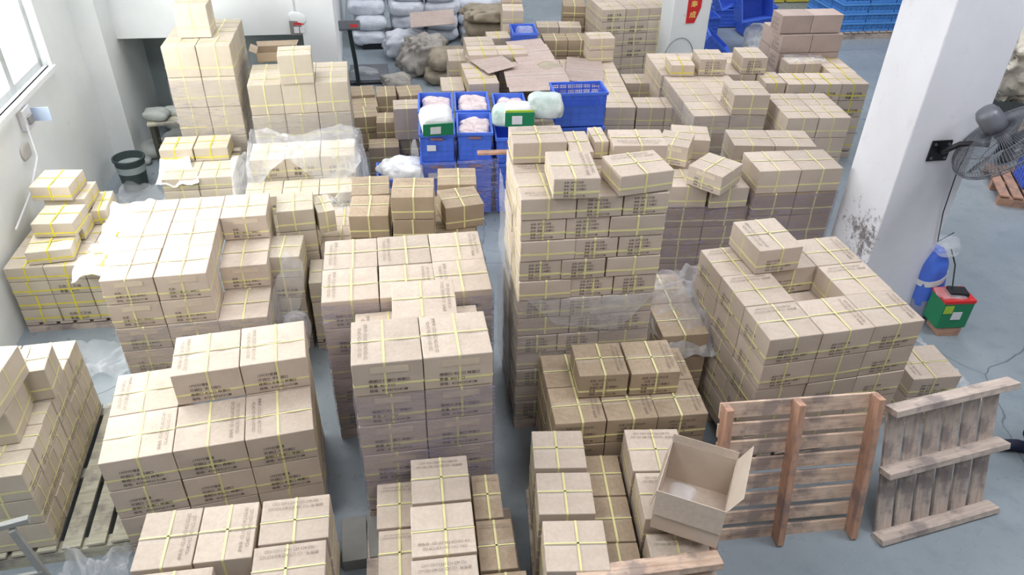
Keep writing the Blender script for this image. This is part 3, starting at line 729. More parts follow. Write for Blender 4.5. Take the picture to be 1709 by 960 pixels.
# ---------------------------------------------------------------- films, bags, sheets
def grid_mesh(nx, ny, fn, mat, name, close=False):
    m = MB()
    for j in range(ny+1):
        for i in range(nx+1): m.v.append(tuple(fn(i/nx, j/ny)))
    for j in range(ny):
        for i in range(nx):
            a = j*(nx+1)+i; m.f.append((a, a+1, a+nx+2, a+nx+1))
    return m.mesh(name, mat, True)
def thing_mesh(name, me, label, cat, group=None, kind=None):
    o = D.objects.new(name, me); COL.objects.link(o); tag(o, label, cat, group, kind); return o
def nz(p, s, seed=0.0):
    return noise.noise(Vector((p[0]*s + seed, p[1]*s + seed*.7, p[2]*s - seed)))
def wrap(o3, yaw, w, d, z0, z1, mat, label, sides='lfr', off=.010, amp=.004, seed=1.0, slope=0.0, group=None):
    yw = R(yaw); ex = Vector((math.cos(yw), math.sin(yw), 0)); ey = Vector((-math.sin(yw), math.cos(yw), 0)); O = Vector((o3[0], o3[1], 0))
    P = []
    if 'l' in sides: P.append((-off, d))
    P += [(-off, -off), (w+off, -off)]
    if 'r' in sides: P.append((w+off, d))
    L = [0]
    for i in range(1, len(P)): L.append(L[-1] + math.hypot(P[i][0]-P[i-1][0], P[i][1]-P[i-1][1]))
    def at(t):
        s = t*L[-1]
        for i in range(1, len(P)):
            if s <= L[i] + 1e-9:
                f = (s-L[i-1])/(L[i]-L[i-1]); a, b = P[i-1], P[i]
                n = Vector((b[1]-a[1], -(b[0]-a[0]))).normalized()
                return a[0]+(b[0]-a[0])*f, a[1]+(b[1]-a[1])*f, n
        return P[-1][0], P[-1][1], Vector((1, 0))
    def fn(u, v):
        x, y, n = at(u)
        zt_ = z1 + slope*(u-.5) + .02*noise.noise(Vector((u*9, seed, 0)))
        z = z0 + (zt_ - z0)*v
        a = amp*(.8*noise.noise(Vector((u*14, z*26, seed))) + 1.0*noise.noise(Vector((u*5, z*55, seed+4))))
        x += n.x*(a+.002); y += n.y*(a+.002)
        return O + ex*x + ey*y + Vector((0, 0, z))
    return thing_mesh('stretch_film', grid_mesh(90, 70, fn, mat, 'stretch_film'), label, 'plastic film', group)
def sheet(name, c, mat, label, cat='plastic film', n=40, amp=.03, fs=5, sag=0, seed=0, thick=0):
    a, b, c2, d = [Vector(p) for p in c]
    def fn(u, v):
        p = a.lerp(b, u).lerp(d.lerp(c2, u), v)
        q = nz(p, fs, seed)*amp + nz(p, fs*2.7, seed+3)*amp*.5 + abs(nz(p, fs*1.3, seed+9))*amp
        edge = 1
        p = p + Vector((nz(p, 4, seed+2)*amp*.8, nz(p, 4, seed+5)*amp*.8, q - sag*4*u*(1-u)*4*v*(1-v)*.25))
        return p
    o = thing_mesh(name, grid_mesh(n, n, fn, mat, name), label, cat)
    if thick:
        s = o.modifiers.new('thickness', 'SOLIDIFY'); s.thickness = thick
    return o
def lump(name, loc, size, mat, label, cat, seed=0, yaw=0, rough=.10, e=.55, flat=0, group=None, parent=None, n=28, folds=0.0, ears=0):
    """a closed soft body (sack, bag, heap): rounded box with folds"""
    m = MB(); sx, sy, sz = size
    def se(c, p): return math.copysign(abs(c)**p, c)
    rows, cols = n, n*2
    for j in range(rows+1):
        ph = -math.pi/2 + math.pi*j/rows
        for i in range(cols):
            th = 2*math.pi*i/cols
            x = se(math.cos(ph), e)*se(math.cos(th), e); y = se(math.cos(ph), e)*se(math.sin(th), e); z = se(math.sin(ph), .8)
            p = Vector((x*sx/2, y*sy/2, z*sz/2))
            q = p + Vector((seed*3.1, seed, seed*1.7)); k = 1 + rough*noise.noise(q*3.2) + rough*.6*noise.noise(q*8)
            if folds: k += folds*abs(noise.noise(Vector((q.x*5+q.z*2, q.y*16, q.z*5))))-folds*.3
            if ears and abs(x) > .75 and abs(y) > .75: k += ears*(abs(x)-.75)*(abs(y)-.75)*8
            p = Vector((p.x*k, p.y*k, p.z*(1 + (k-1)*.6)))
            if p.z < -sz*.42: p.z = -sz*.42
            m.v.append((p.x, p.y, p.z + sz*.42))
    for j in range(rows):
        for i in range(cols):
            a = j*cols+i; b = j*cols+(i+1) % cols
            m.f.append((a, b, b+cols, a+cols))
    me = m.mesh(name, mat, True)
    o = D.objects.new(name, me); COL.objects.link(o); o.location = loc; o.rotation_euler = (0, 0, yaw)
    if parent: o.parent = parent
    else: tag(o, label, cat, group)
    return o

wrap((-.900,3.270), 10.6, .82, .82, .19, 1.185, FILM_V, 'violet stretch film round the lower layers of the central stack', seed=2)
wrap((-1.258,4.060), 10.3, 1.146, .784, .14, 1.25, FILM_V, 'violet stretch film round the stack behind the centre', seed=5, slope=-.05)
wrap((-2.879,4.337), 11.4, 1.077, 1.16, .14, .78, FILM, 'clear stretch film round the lower layers of the left stack', seed=8, amp=.006)
wrap((.045,4.206), 8.6, .96, .746, .14, 1.23, FILM, 'clear stretch film round the lower half of the tall centre tower', seed=11, amp=.007)
wrap((-2.755,7.514), 11.3, 1.017, .63, .14, 1.10, FILM, 'clear stretch film round the stack beside the pier', seed=14)
wrap((1.980,8.095), 7.0, .838, 1.27, .14, .99, FILM, 'clear stretch film round the long back stack', seed=17, amp=.006)
wrap((2.176,6.173), 8.2, .788, .407, .14, 1.04, FILM_V, 'violet stretch film round the stack near the column', seed=20, amp=.006)
wrap((1.348,6.13), 6, .82, .80, .12, .92, FILM_V, 'violet stretch film round the low stack right of the tower', seed=23, amp=.006, slope=-.08)
wrap((-3.615,7.667), 9.2, .674, .94, .14, 1.40, FILM, 'clear stretch film hanging on the tall far left tower', seed=26, amp=.012, sides='r')
# tower's loose film: bright left side strip and torn band on the front
ey10 = Vector((-math.sin(R(8.6)), math.cos(R(8.6)), 0)); ex10 = Vector((math.cos(R(8.6)), math.sin(R(8.6)), 0)); T0 = Vector((.045,4.206,0))
sheet('stretch_film', [T0 - ex10*.05 + Vector((0,0,.35)), T0 - ex10*.05 + ey10*.75 + Vector((0,0,.35)), T0 - ex10*.035 + ey10*.76 + Vector((0,0,1.85)), T0 - ex10*.03 + ey10*.25 + Vector((0,0,1.75))], BAG,
      'bunched clear film hanging down the left side of the tall centre tower', amp=.03, fs=9, seed=4)
sheet('stretch_film', [T0 - ey10*.02 + ex10*.28 + Vector((0,0,1.00)), T0 - ey10*.02 + ex10*.72 + Vector((0,0,.93)), T0 - ey10*.025 + ex10*.97 + Vector((0,0,1.24)), T0 - ey10*.025 + ex10*.05 + Vector((0,0,1.25))], BAG,
      'glossy torn band of film across the front of the tall centre tower', amp=.02, fs=14, seed=6)
# clear bag draped over the stack before the pier
yb = R(10.1); exb = Vector((math.cos(yb), math.sin(yb), 0)); eyb = Vector((-math.sin(yb), math.cos(yb), 0)); B0 = Vector((-2.567, 6.705, 0))
def bagfn(u, v):
    x = -.10 + 1.24*u; y = -.10 + .58*v
    z = 1.03 + .04*math.sin(u*9+1) + .03
    hang = max(0, .16 - v)*2.2*(1 + .9*math.sin(u*math.pi*3+1.2))
    if u < .07: z -= (.07-u)*11; 
    if u > .93: z -= (u-.93)*9
    z -= max(0, hang*.6)
    p = B0 + exb*x + eyb*y + Vector((0, 0, z))
    q = nz(p, 7, 3)*.05 + nz(p, 17, 8)*.02
    return p + Vector((q*.6, q*.4, abs(q)))
thing_mesh('plastic_bag', grid_mesh(80, 50, bagfn, BAG, 'plastic_bag'), 'big clear plastic bag draped over the cream stack before the pier', 'plastic bag')
sheet('plastic_bag', [B0 + exb*.98 + eyb*-.32 + Vector((0,0,.45)), B0 + exb*1.12 + eyb*.1 + Vector((0,0,.55)), B0 + exb*1.10 + eyb*.15 + Vector((0,0,1.04)), B0 + exb*.94 + eyb*-.14 + Vector((0,0,1.02))], BAG, 'tail of clear plastic hanging off the right end of the bagged stack', 'plastic bag', amp=.05, fs=8, seed=3)
sheet('plastic_bag', [B0 + exb*-.16 + eyb*-.30 + Vector((0,0,.60)), B0 + exb*.08 + eyb*-.22 + Vector((0,0,.66)), B0 + exb*.0 + eyb*.0 + Vector((0,0,1.05)), B0 + exb*-.17 + eyb*.05 + Vector((0,0,1.0))], BAG, 'knotted tail of clear plastic at the left end of the bagged stack', 'plastic bag', amp=.05, fs=8, seed=5)
sheet('plastic_film', [(-1.72,6.02,.58), (-1.22,6.12,.58), (-1.28,6.42,.84), (-1.80,6.36,.84)], BAG, 'torn shiny film on the ledge in front of the clear bag', amp=.06, fs=10, seed=7)
# white sheet and crumpled film by the window
sheet('milky_film_sheet', [(-3.63,5.10,.63), (-3.05,5.32,.62), (-3.34,6.30,.74), (-3.72,6.22,.72)], BAGW, 'crumpled white sheet lying between the wall stack and the left stack', amp=.07, fs=6, seed=2)
sheet('milky_film_sheet', [(-3.63,6.85,.60), (-3.18,6.92,.62), (-3.42,7.32,.70), (-3.70,7.26,.69)], BAGW, 'white sheet over the left end of the sunlit ledge', amp=.04, fs=6, seed=4)
sheet('clear_film_sheet', [(-4.45,6.9,.03), (-3.62,6.95,.05), (-3.60,7.6,.12), (-4.55,7.9,.06)], BAG, 'long clear film trailing over the floor beside the dark bucket', amp=.10, fs=4, seed=9)
sheet('clear_film_sheet', [(-3.62,4.55,.02), (-3.0,4.75,.03), (-2.95,5.15,.05), (-3.75,5.05,.03)], BAG, 'crumpled clear film on the floor before the wall stack', amp=.10, fs=6, seed=12)
sheet('clear_film_sheet', [(-2.72,2.62,.02), (-2.25,2.72,.03), (-2.35,2.98,.05), (-2.80,2.92,.05)], BAG, 'crumpled film on the floor at the bottom left corner', amp=.12, fs=8, seed=15)
sheet('clear_film_sheet', [(-3.68,5.55,.45), (-3.28,5.50,.40), (-3.30,5.46,.72), (-3.70,5.60,.70)], BAG, 'clear film hanging on the right end of the wall stack', amp=.04, fs=9, seed=17)
# grey film heap
sheet('grey_film_sheet', [(1.08,4.34,.62), (1.56,4.36,.66), (1.66,5.18,.90), (1.08,5.10,.88)], BAGG, 'grey crumpled film spread over the low stack right of the tower', amp=.09, fs=5, seed=3, sag=-.25)
sheet('clear_film_sheet', [(3.48,4.42,.30), (3.93,4.55,.06), (3.55,5.10,.15), (3.10,5.02,.62)], BAG, 'shiny clear film slanting down behind the pair by the upright pallets', amp=.05, fs=9, seed=21)
sheet('clear_film_sheet', [(-2.03,4.62,.12), (-1.72,4.72,.10), (-1.66,5.02,.95), (-1.80,5.0,1.05)], BAG, 'clear film hanging beside the slim aisle pile', amp=.05, fs=8, seed=23)
lump('silver_film_bundle', (-1.72,4.80,.30), (.20,.20,.34), BAGG, 'silvery crumpled film bundle at the foot of the aisle pile', 'plastic film', seed=8, rough=.3, folds=.4)
sheet('glossy_film_sheet', [(3.50,9.76,1.075), (4.02,9.83,1.075), (3.98,10.08,1.075), (3.46,10.03,1.075)], BAG, 'glossy film lying on the film covered pair', amp=.02, fs=9, seed=25)

# ---------------------------------------------------------------- flattened cartons
def board(loc, yaw, w, d, tilt, label, mat=CARTON_P, tiltx=0):
    m = MB(); 
    m.box((0, 0, 0), (w, d, .006)); m.box((0, d+.004, 0), (w*.96, d*1.45, .006)); m.box((w*.02, -.16, 0), (w*.98, -.004, .006))
    o = m.build('flattened_carton', mat, None, bevel=.001); o.location = loc; o.rotation_euler = (R(tiltx), R(tilt), R(yaw)); tag(o, label, 'cardboard', 'flattened cartons on the flat field')
    return o
board((-.12,9.03,.915), 6, .78, .62, -2, 'large flattened carton lying just behind the big blue crate')
board((-.02,9.92,.93), 14, .52, .44, -3, 'flattened carton propped up at the back of the flat field', tiltx=6)
board((.62,9.72,.83), -4, .50, .52, 2, 'dull flattened carton lying right of the crumpled kraft bag')
board((-.45,9.60,.925), 28, .42, .40, -6, 'folded flap of cardboard left of the propped flattened carton')
lump('kraft_paper_bag', (.44,9.80,.84), (.34,.30,.14), mat_sack('kraft_paper', srgb(168,156,136), srgb(196,184,164)), 'crumpled kraft bag on the flat field of boxes', 'bag', seed=5, rough=.3, folds=.4, e=.8)
# half opened carton behind the pier stack
m = MB(); m.box((0,0,0), (.42,.006,.10)); m.box((0,0,0), (.006,.25,.10)); m.box((.414,0,0), (.42,.25,.10)); m.box((0,.244,0), (.42,.25,.10)); m.box((0,0,0), (.42,.25,.006))
m.add([(0,.25,.10),(.42,.25,.10),(.44,.36,.12),(-.02,.36,.12)], [(0,1,2,3)]); m.add([(0,0,.10),(0,.25,.10),(-.07,.25,.13),(-.07,0,.13)], [(0,1,2,3)])
o = m.build('opened_carton', CARTON_B); o.location = (-2.83,8.17,1.445); o.rotation_euler = (0,0,R(12)); s = o.modifiers.new('t','SOLIDIFY'); s.thickness=.004
tag(o, 'opened empty carton lying on the back of the stack beside the pier', 'box')

# ---------------------------------------------------------------- open carton with flaps
def open_carton():
    r = empty('open_carton', (.815,2.775,.712), R(-21)); tag(r, 'big open carton with raised flaps lying on the bottom right pile', 'box')
    w, d, h, t = .375, .40, .31, .005
    m = MB(); m.box((0,0,0), (w,t,h)); m.box((0,d-t,0), (w,d,h)); m.box((0,t,0), (t,d-t,h)); m.box((w-t,t,0), (w,d-t,h)); m.box((0,0,0), (w,d,t))
    m.build('body', CARTON, r, bevel=.0015)
    def flap(name, M, wd, ln, mat=CARTON):
        q = MB(); q.box((0, 0, 0), (wd, ln, .004)); o = q.build(name, mat, r, bevel=.001); o.matrix_local = M; return o
    flap('flap', Matrix.Translation((0, d, h)) @ Matrix.Rotation(R(80), 4, 'X'), w, .05)           # back flap up
    q = MB(); q.box((0, 0, 0), (.004, d, .15)); o = q.build('flap', CARTON, r, bevel=.001); o.matrix_local = Matrix.Translation((w, 0, h)) @ Matrix.Rotation(R(24), 4, 'Y')
    flap('flap', Matrix.Translation((0, 0, h)) @ Matrix.Rotation(R(-97), 4, 'X'), w, .17)          # front flap hanging
    flap('flap', Matrix.Translation((0, d, h)) @ Matrix.Rotation(R(-90), 4, 'Z') @ Matrix.Rotation(R(-100), 4, 'X') , d, .13)
    return r
oc = open_carton()
lump('clear_bag', (1.00,2.90,.735), (.17,.15,.16), BAG, 'crumpled clear bag inside the big open carton', 'plastic bag', seed=6, rough=.3, folds=.3, yaw=R(-20))

# ---------------------------------------------------------------- crates
def crate(name, loc, yaw, w, d, h, mat, label, group=None, panel=True, rot=None, perf=False):
    r = empty(name, loc, yaw); tag(r, label, 'crate', group)
    if rot: r.rotation_euler = rot
    key = (round(w,2), round(d,2), round(h,2), mat.name, panel, perf)
    def mk():
        t = .004; m = MB(); tp = .012     # walls taper inwards slightly downwards
        def wall(p0, p1, nrm):
            p0 = Vector(p0); p1 = Vector(p1); nrm = Vector(nrm); L = (p1-p0).length; e = (p1-p0)/L
            def pt(s, z, o): 
                return p0 + e*(tp + (L-2*tp)*s) + nrm*(o - tp*(1-z/h)) + Vector((0,0,z))
            def bar(s0, s1, z0, z1, o0, o1):
                vs = [pt(s0,z0,o0), pt(s1,z0,o0), pt(s1,z0,o1), pt(s0,z0,o1), pt(s0,z1,o0), pt(s1,z1,o0), pt(s1,z1,o1), pt(s0,z1,o1)]
                m.add(vs, [(0,3,2,1),(4,5,6,7),(0,1,5,4),(1,2,6,5),(2,3,7,6),(3,0,4,7)])
            lo = h*.62 if perf else h*.98
            if panel: bar(0, 1, .0, lo, -t*2, -t)
            else: bar(0, 1, 0, .03, -t*2, 0)
            nb = max(5, int(L/.085))
            for i in range(nb+1): s = i/nb; hw = .006/L; bar(max(0,s-hw), min(1,s+hw), 0, h*.98, -t, .003)
            for k in range(1, 5): z = h*k/5; bar(0, 1, z-.004, z+.004, -t, .003)
            if perf:
                n2 = int(L/.022)
                for i in range(n2+1): s = i/n2; hw = .0035/L; bar(max(0,s-hw), min(1,s+hw), lo, h*.94, -t*2, -t)
                for k in range(7): z = lo + (h*.94-lo)*k/6; bar(0, 1, z-.0035, z+.0035, -t*2, -t)
            if not panel:
                n2 = int(L/.04)
                for i in range(n2+1): s = i/n2; hw = .004/L; bar(max(0,s-hw), min(1,s+hw), 0, h*.98, -t*2, -t)
                for k in range(8): z = h*k/8; bar(0, 1, z-.004, z+.004, -t*2, -t)
        wall((0,0,0), (w,0,0), (0,-1,0)); wall((w,0,0), (w,d,0), (1,0,0)); wall((w,d,0), (0,d,0), (0,1,0)); wall((0,d,0), (0,0,0), (-1,0,0))
        m.box((tp, tp, 0), (w-tp, d-tp, .006))
        return m.mesh('crate_body', mat)
    inst('body', cached(('cr',)+key, mk), r)
    def rim():
        m = MB(); e = .012
        for a, b in (((-e,-e,h-.03),(w+e,.006,h)), ((-e,d-.006,h-.03),(w+e,d+e,h)), ((-e,.006,h-.03),(.006,d-.006,h)), ((w-.006,.006,h-.03),(w+e,d-.006,h))): m.box(a, b)
        return m.mesh('rim', mat)
    inst('rim', cached(('rm', round(w,2), round(d,2), round(h,2), mat.name), rim), r)
    return r
def bluestack(loc, yaw, w, d, h, n, where, mat=BLUE, fill=True, seed=0, bits=True):
    for k in range(n):
        z = loc[2]-(k+1)*h
        c = crate('plastic_crate', (loc[0], loc[1], z), R(yaw), w-.03, d-.03, h-.003, mat, 'blue plastic crate, %s of %s' % (['topmost', 'second from top', 'third from top', 'fourth from top'][k], where), 'blue crates of the middle stacks')
        if k == 0 or bits:
            m = MB(); m.box((w*.28, -.012, h*.78), (w*.62, -.0085, h*.86)); o = m.build('hand_hole', mat_cached('hand_hole_brown', srgb(150,110,110)), c)
        if k < 2 and seed % 2:
            m = MB(); m.box((w*.18, -.016, h*.42), (w*.42, -.0125, h*.62)); o = m.build('paper_label', WHITE, c); tag(o, 'white paper label')
    if fill:
        ey_ = Vector((-math.sin(R(yaw)), math.cos(R(yaw)), 0)); ex_ = Vector((math.cos(R(yaw)), math.sin(R(yaw)), 0))
        for i, (fx, fy, s) in enumerate([(.30,.30,.8), (.66,.35,.85), (.35,.70,.8), (.68,.70,.75)]):
            p = Vector((loc[0], loc[1], loc[2]-.19)) + ex_*w*fx + ey_*d*fy
            lump('packed_bag', p, (w*.52, d*.48, .24*s), PINK, 'pinkish clear bag of goods, %s in the %s' % (['front left', 'front right', 'back left', 'back right'][i], where), 'plastic bag', seed=seed+i*1.3, rough=.3, folds=.5, group='bags of goods in the blue crates', n=20)
_mc = {}
def mat_cached(n, c):
    if n not in _mc: _mc[n] = mat_flat(n, c)
    return _mc[n]
bluestack((-1.081,8.018,1.0), 6.2, .40, .58, .322, 3, 'back left crate stack', seed=1)
bluestack((-.673,8.074,1.0), 6.0, .40, .58, .322, 3, 'back middle crate stack', seed=12)
bluestack((-1.001,7.405,1.0), 6.2, .388, .56, .322, 3, 'front left crate stack', seed=23)
bluestack((-.608,7.470,1.0), 5.0, .388, .56, .322, 3, 'front right crate stack', seed=34)
bluestack((-.235,8.12,1.0), 6.0, .38, .52, .322, 3, 'far right crate stack', seed=45)
bluestack((-.205,7.52,.93), 6.0, .38, .54, .30, 3, 'near right crate stack', seed=56, fill=False)
bluestack((-1.438,7.215,.55), 10.6, .42, .448, .26, 2, 'low crate stack by the clear bag', seed=67, fill=False)
crate('plastic_crate', (.420,7.988,.86), R(9), .574, .338, .392, BLUE, 'large empty blue crate with perforated sides behind the centre tower', perf=True)
crate('plastic_crate', (.42,7.99,.45), R(9), .57, .335, .40, BLUE, 'blue crate directly under the large empty one behind the tower')
crate('plastic_crate', (.42,7.99,.03), R(9), .57, .335, .41, BLUE, 'lowest blue crate under the large empty one behind the tower')
crate('plastic_crate', (-.069,10.604,.86), R(7.6), .333, .42, .24, BLUE, 'small blue crate among cartons near the back sacks')
crate('plastic_crate', (-.069,10.604,.60), R(7.6), .333, .42, .24, BLUE, 'blue crate under the small one near the back sacks')
block('cFs', 'the prop under the small crate', (-.069,10.604,.595), 7.6, .34, .42, .2, 1, 1, 3, None, mat=CARTON_B, look='brown carton', pal=False)
lump('packed_bag', (.10,10.85,.93), (.26,.30,.20), BAG, 'clear bag of goods in the small blue crate near the back sacks', 'plastic bag', seed=9, rough=.3, folds=.4, yaw=R(8))
wrap((-1.00,7.40), 6, .79, .54, .05, .72, FILM_V, 'shiny stretch film round the lower blue crates', seed=33, amp=.012, slope=.1, sides='fr', off=.03)
lump('white_plastic_bag', (-1.22,7.42,.50), (.46,.40,.20), BAGW, 'white plastic bag lying in the low blue crate', 'plastic bag', seed=12, rough=.25, folds=.4, yaw=R(12))
# bags with printing on the crates
def printed_bag(loc, size, yaw, label, seed, panel_c, tiltx=0, body=WHITE):
    r = lump('printed_bag', loc, size, body, label, 'bag', seed=seed, rough=.14, folds=.15, e=.35)
    r.rotation_euler = (R(tiltx), 0, R(yaw))
    m = MB(); sx, sy, sz = size
    m.box((-sx*.46, -sy*.535, sz*.10), (sx*.46, -sy*.50, sz*.72)); o = m.build('printed_panel', GREEN, r, bevel=.004); tag(o, 'green printed panel')
    m = MB(); m.box((-sx*.24, -sy*.55, sz*.22), (sx*.08, -sy*.54, sz*.58)); o = m.build('paper_label', WHITE, r)
    if panel_c:
        m = MB(); m.box((-sx*.44, -sy*.52, sz*.72), (sx*.44, -sy*.46, sz*.80)); o = m.build('yellow_edge', LIME, r)
    return r
printed_bag((-.84,7.50,1.03), (.34,.30,.24), 14, 'white bag with green label lying on the front left crate stack', 3, False, tiltx=14)
lump('white_film_strip', (-1.05,7.32,.70), (.07,.05,.32), BAG, 'white torn film strip hanging off the front left crates', 'plastic film', seed=4, rough=.35, folds=.3)
printed_bag((.02,7.78,.98), (.34,.26,.26), 6, 'green fronted pack with lime top edge beside the large blue crate', 7, True)
lump('printed_bag', (-.16,7.80,.98), (.22,.26,.22), mat_sack('pale_green_bag', srgb(186,214,200), srgb(222,234,228)), 'pale green printed bag left of the green pack', 'bag', seed=8, rough=.2, folds=.3)
lump('printed_bag', (.30,7.82,1.08), (.36,.24,.26), mat_sack('white_green_print', srgb(170,192,184), srgb(226,230,230)), 'white bag with faint green print leaning on the large blue crate', 'bag', seed=11, rough=.2, folds=.3, e=.4)
block('gps', 'the prop under the printed bags', (.20,7.66,.975), 6, .24, .29, .21, 1, 1, 4, None, mat=CARTON_B, look='brown carton', pal=False)
m = MB(); m.box((-.30,0,0), (0,.05,.018)); o = m.build('wood_lath', WOODR, bevel=.002); o.location = (.03,5.02,1.93); o.rotation_euler = (0,0,R(8)); tag(o, 'thin wooden lath sticking out left of the tall centre tower', 'wood')

# ---------------------------------------------------------------- sacks at the back
def sack(u, v, z, su, sv, sz, mat, label, seed, yaw=10, group=None, **kw):
    return lump('sack', W(u, v, z), (su, sv, sz), mat, label, 'sack', seed=seed, yaw=R(yaw), group=group, **kw)
GWS = 'white woven sacks along the back'
rnd = random.Random(3)
PL = ['leftmost', 'second from left', 'third from left', 'fourth from left', 'rightmost']
for i, (u, dv) in enumerate([(-.22,0), (.45,.15), (1.02,.1), (1.60,.2), (2.1,.35)]):
    for k in range(4 if i < 3 else 3):
        if i in (0,) and k > 4: continue
        sack(u + rnd.uniform(-.05,.05), 13.75 + dv + rnd.uniform(-.05,.05) + (.12*k if i == 0 else 0), .05+.225*k, .60+rnd.uniform(-.05,.03), .85, .27, SACKW,
             'white woven sack, %s pile at the back, %s' % (PL[i], ['bottom one', 'second from the floor', 'third from the floor', 'top one'][k]), seed=i*7+k*2.3, yaw=10+rnd.uniform(-8,8), group=GWS, rough=.10, ears=.03, folds=.08, e=.45)
GB_ = 'burlap sacks near the white ones'
sack(.95, 11.75, .0, .72, .60, .26, SACKB, 'burlap sack on the floor before the heap of empty sacks, tied at the corner', 41, group=GB_, folds=.15)
sack(1.0, 11.72, .23, .70, .56, .30, SACKB, 'burlap sack with faded print on top of another, tied corner', 43, group=GB_, folds=.22, ears=.06)
for k in range(3):
    sack(1.62+.03*k, 12.35, .02+.25*k, .78, .62, .29, SACKG if k < 2 else SACKB, 'grey burlap sack, %s beside the slim back tower' % ['lowest', 'middle one', 'upper one'][k], 50+k, group=GB_, folds=.12)
sack(1.62, 12.30, .77, .74, .60, .22, SACKB, 'opened burlap sack with frayed mouth on top of the grey sacks', 57, group=GB_, folds=.45, rough=.2)
lump('sack_heap', W(.62, 12.2, 0), (.80, .72, .62), SACKG, 'heap of loose empty grey sacks before the white sack piles', 'sack', seed=61, rough=.28, folds=.55, e=.8, yaw=R(10), n=36)
lump('sack_heap', W(.35, 12.9, 0), (.75, .5, .50), SACKW, 'loose white sacks slumped behind the heap of empty sacks', 'sack', seed=66, rough=.25, folds=.4, e=.8, yaw=R(10), n=32)
m = MB(); m.box((0,0,0), (.72,.52,.012)); o = m.build('cardboard_sheet', CARTON_P, bevel=.003); o.location = W(.45, 12.5, .60); o.rotation_euler = (R(10), R(-4), R(8)); tag(o, 'flat grey cardboard sheet lying on the sack heap', 'cardboard')
lump('sack_heap', W(.15, 11.50, 0), (.46, .30, .22), mat_cached_sack if False else SACKG, 'small crumpled sack on the floor left of the burlap sacks', 'sack', seed=71, rough=.3, folds=.4, yaw=R(20))
lump('plastic_bag', W(-.30, 12.0, 0), (.40, .26, .16), BAG, 'clear plastic bag dropped behind the platform scale', 'plastic bag', seed=73, rough=.3, folds=.4)
m = MB(); m.box((0,0,0),(1.2,.9,.10), RM.to_3x3().to_4x4()); o = m.build('dark_pallet', BLACK); o.location = W(-.35, 13.35, 0); tag(o, 'dark pallet under the white woven sacks', 'pallet')

# platform scale with post and display
r = empty('platform_scale', W(-.42, 11.60, 0), R(10)); tag(r, 'platform scale with dark post and display beside the white pier', 'scale')
m = MB(); m.box((-.14, .05, .03), (.46, .75, .09)); m.build('platform', GREY, r, bevel=.01)
m = MB(); m.tube([(0, 0, 0), (-.02, 0, .40), (-.06, 0, .86)], .032, 10); m.build('post', DKGREEN, r)
m = MB(); m.box((-.15, -.09, 0), (.16, .07, .13)); o = m.build('display', GREY, r, bevel=.012); o.location = (-.06, -.02, .86); o.rotation_euler = (R(-25), 0, 0)
m = MB(); m.box((.02, -.095, .03), (.13, -.088, .07)); q = m.build('red_plate', RED, o); 
m = MB()
for x, y in ((-.10,.1), (.42,.1), (-.10,.7), (.42,.7)): m.box((x-.03,y-.03,0), (x+.03,y+.03,.03))
m.build('foot', BLACK, r)

# switch panel on the lintel
r = empty('switch_panel', W(-1.09, 9.6, 1.42), R(10)); tag(r, 'small switch panel with red print low on the white lintel', 'switch panel')
m = MB(); m.box((0, -.05, 0), (.22, 0, .17)); m.build('box', mat_cached('panel_grey', srgb(138,134,132)), r, bevel=.006)
m = MB(); m.box((.045, -.062, .03), (.105, -.05, .10)); m.box((.115, -.062, .03), (.175, -.05, .10)); m.build('switch', WHITE, r, bevel=.003)
m = MB(); m.box((.05, -.054, .125), (.17, -.05, .15)); m.build('red_print', RED, r)
lump('plaster_patch', W(-.98, 9.57, 1.56), (.20, .04, .14), WALL, 'broken plaster above the switch panel', 'plaster', seed=5, rough=.4)
m = MB(); m.tube([W(-1.02, 9.585, 1.60), W(-1.02, 9.585, 3.2)], .008, 6); tag(m.build('wall_conduit', WHITE), 'thin white conduit rising from the switch panel', 'conduit')

# banner, cable loop on the back column
def pent():
    m = MB(); w_, h_ = .17, .62
    vs = [(-.01,0,.62), (w_+.03,0,.62), (w_+.03,0,.22), (w_-.04,0,0), (0,0,-.005)]
    n = len(vs); m.v = [(x, 0, z) for x, y, z in vs] + [(x, -.004, z) for x, y, z in vs]
    m.f = [tuple(range(n)), tuple(range(n, 2*n))[::-1]] + [(i, (i+1) % n + 0, (i+1) % n + n, i+n) for i in range(n)]
    return m
o = pent().build('red_banner', RED); o.location = W(4.345, 10.735, 1.09); o.rotation_euler = (0, 0, YAW); tag(o, 'red paper banner with gold characters on the back column', 'banner')
tm, tw, th = TM['ban']; s = min(.10/tw, .46/th); t = inst('gold_characters', tm, o); t.matrix_local = Matrix.Translation((.04, -.0065, .07)) @ RX90 @ Matrix.Diagonal((s, s, 1, 1))
m = MB(); pts = [W(4.30+.0+ .23*math.cos(a), 10.70, .55 + .34*math.sin(a)) for a in [R(20+13*i) for i in range(22)]]
m.tube(pts, .008, 6); tag(m.build('coiled_cable', mat_cached('cable_grey', srgb(140,140,145))), 'loop of grey cable hanging on the back column', 'cable')

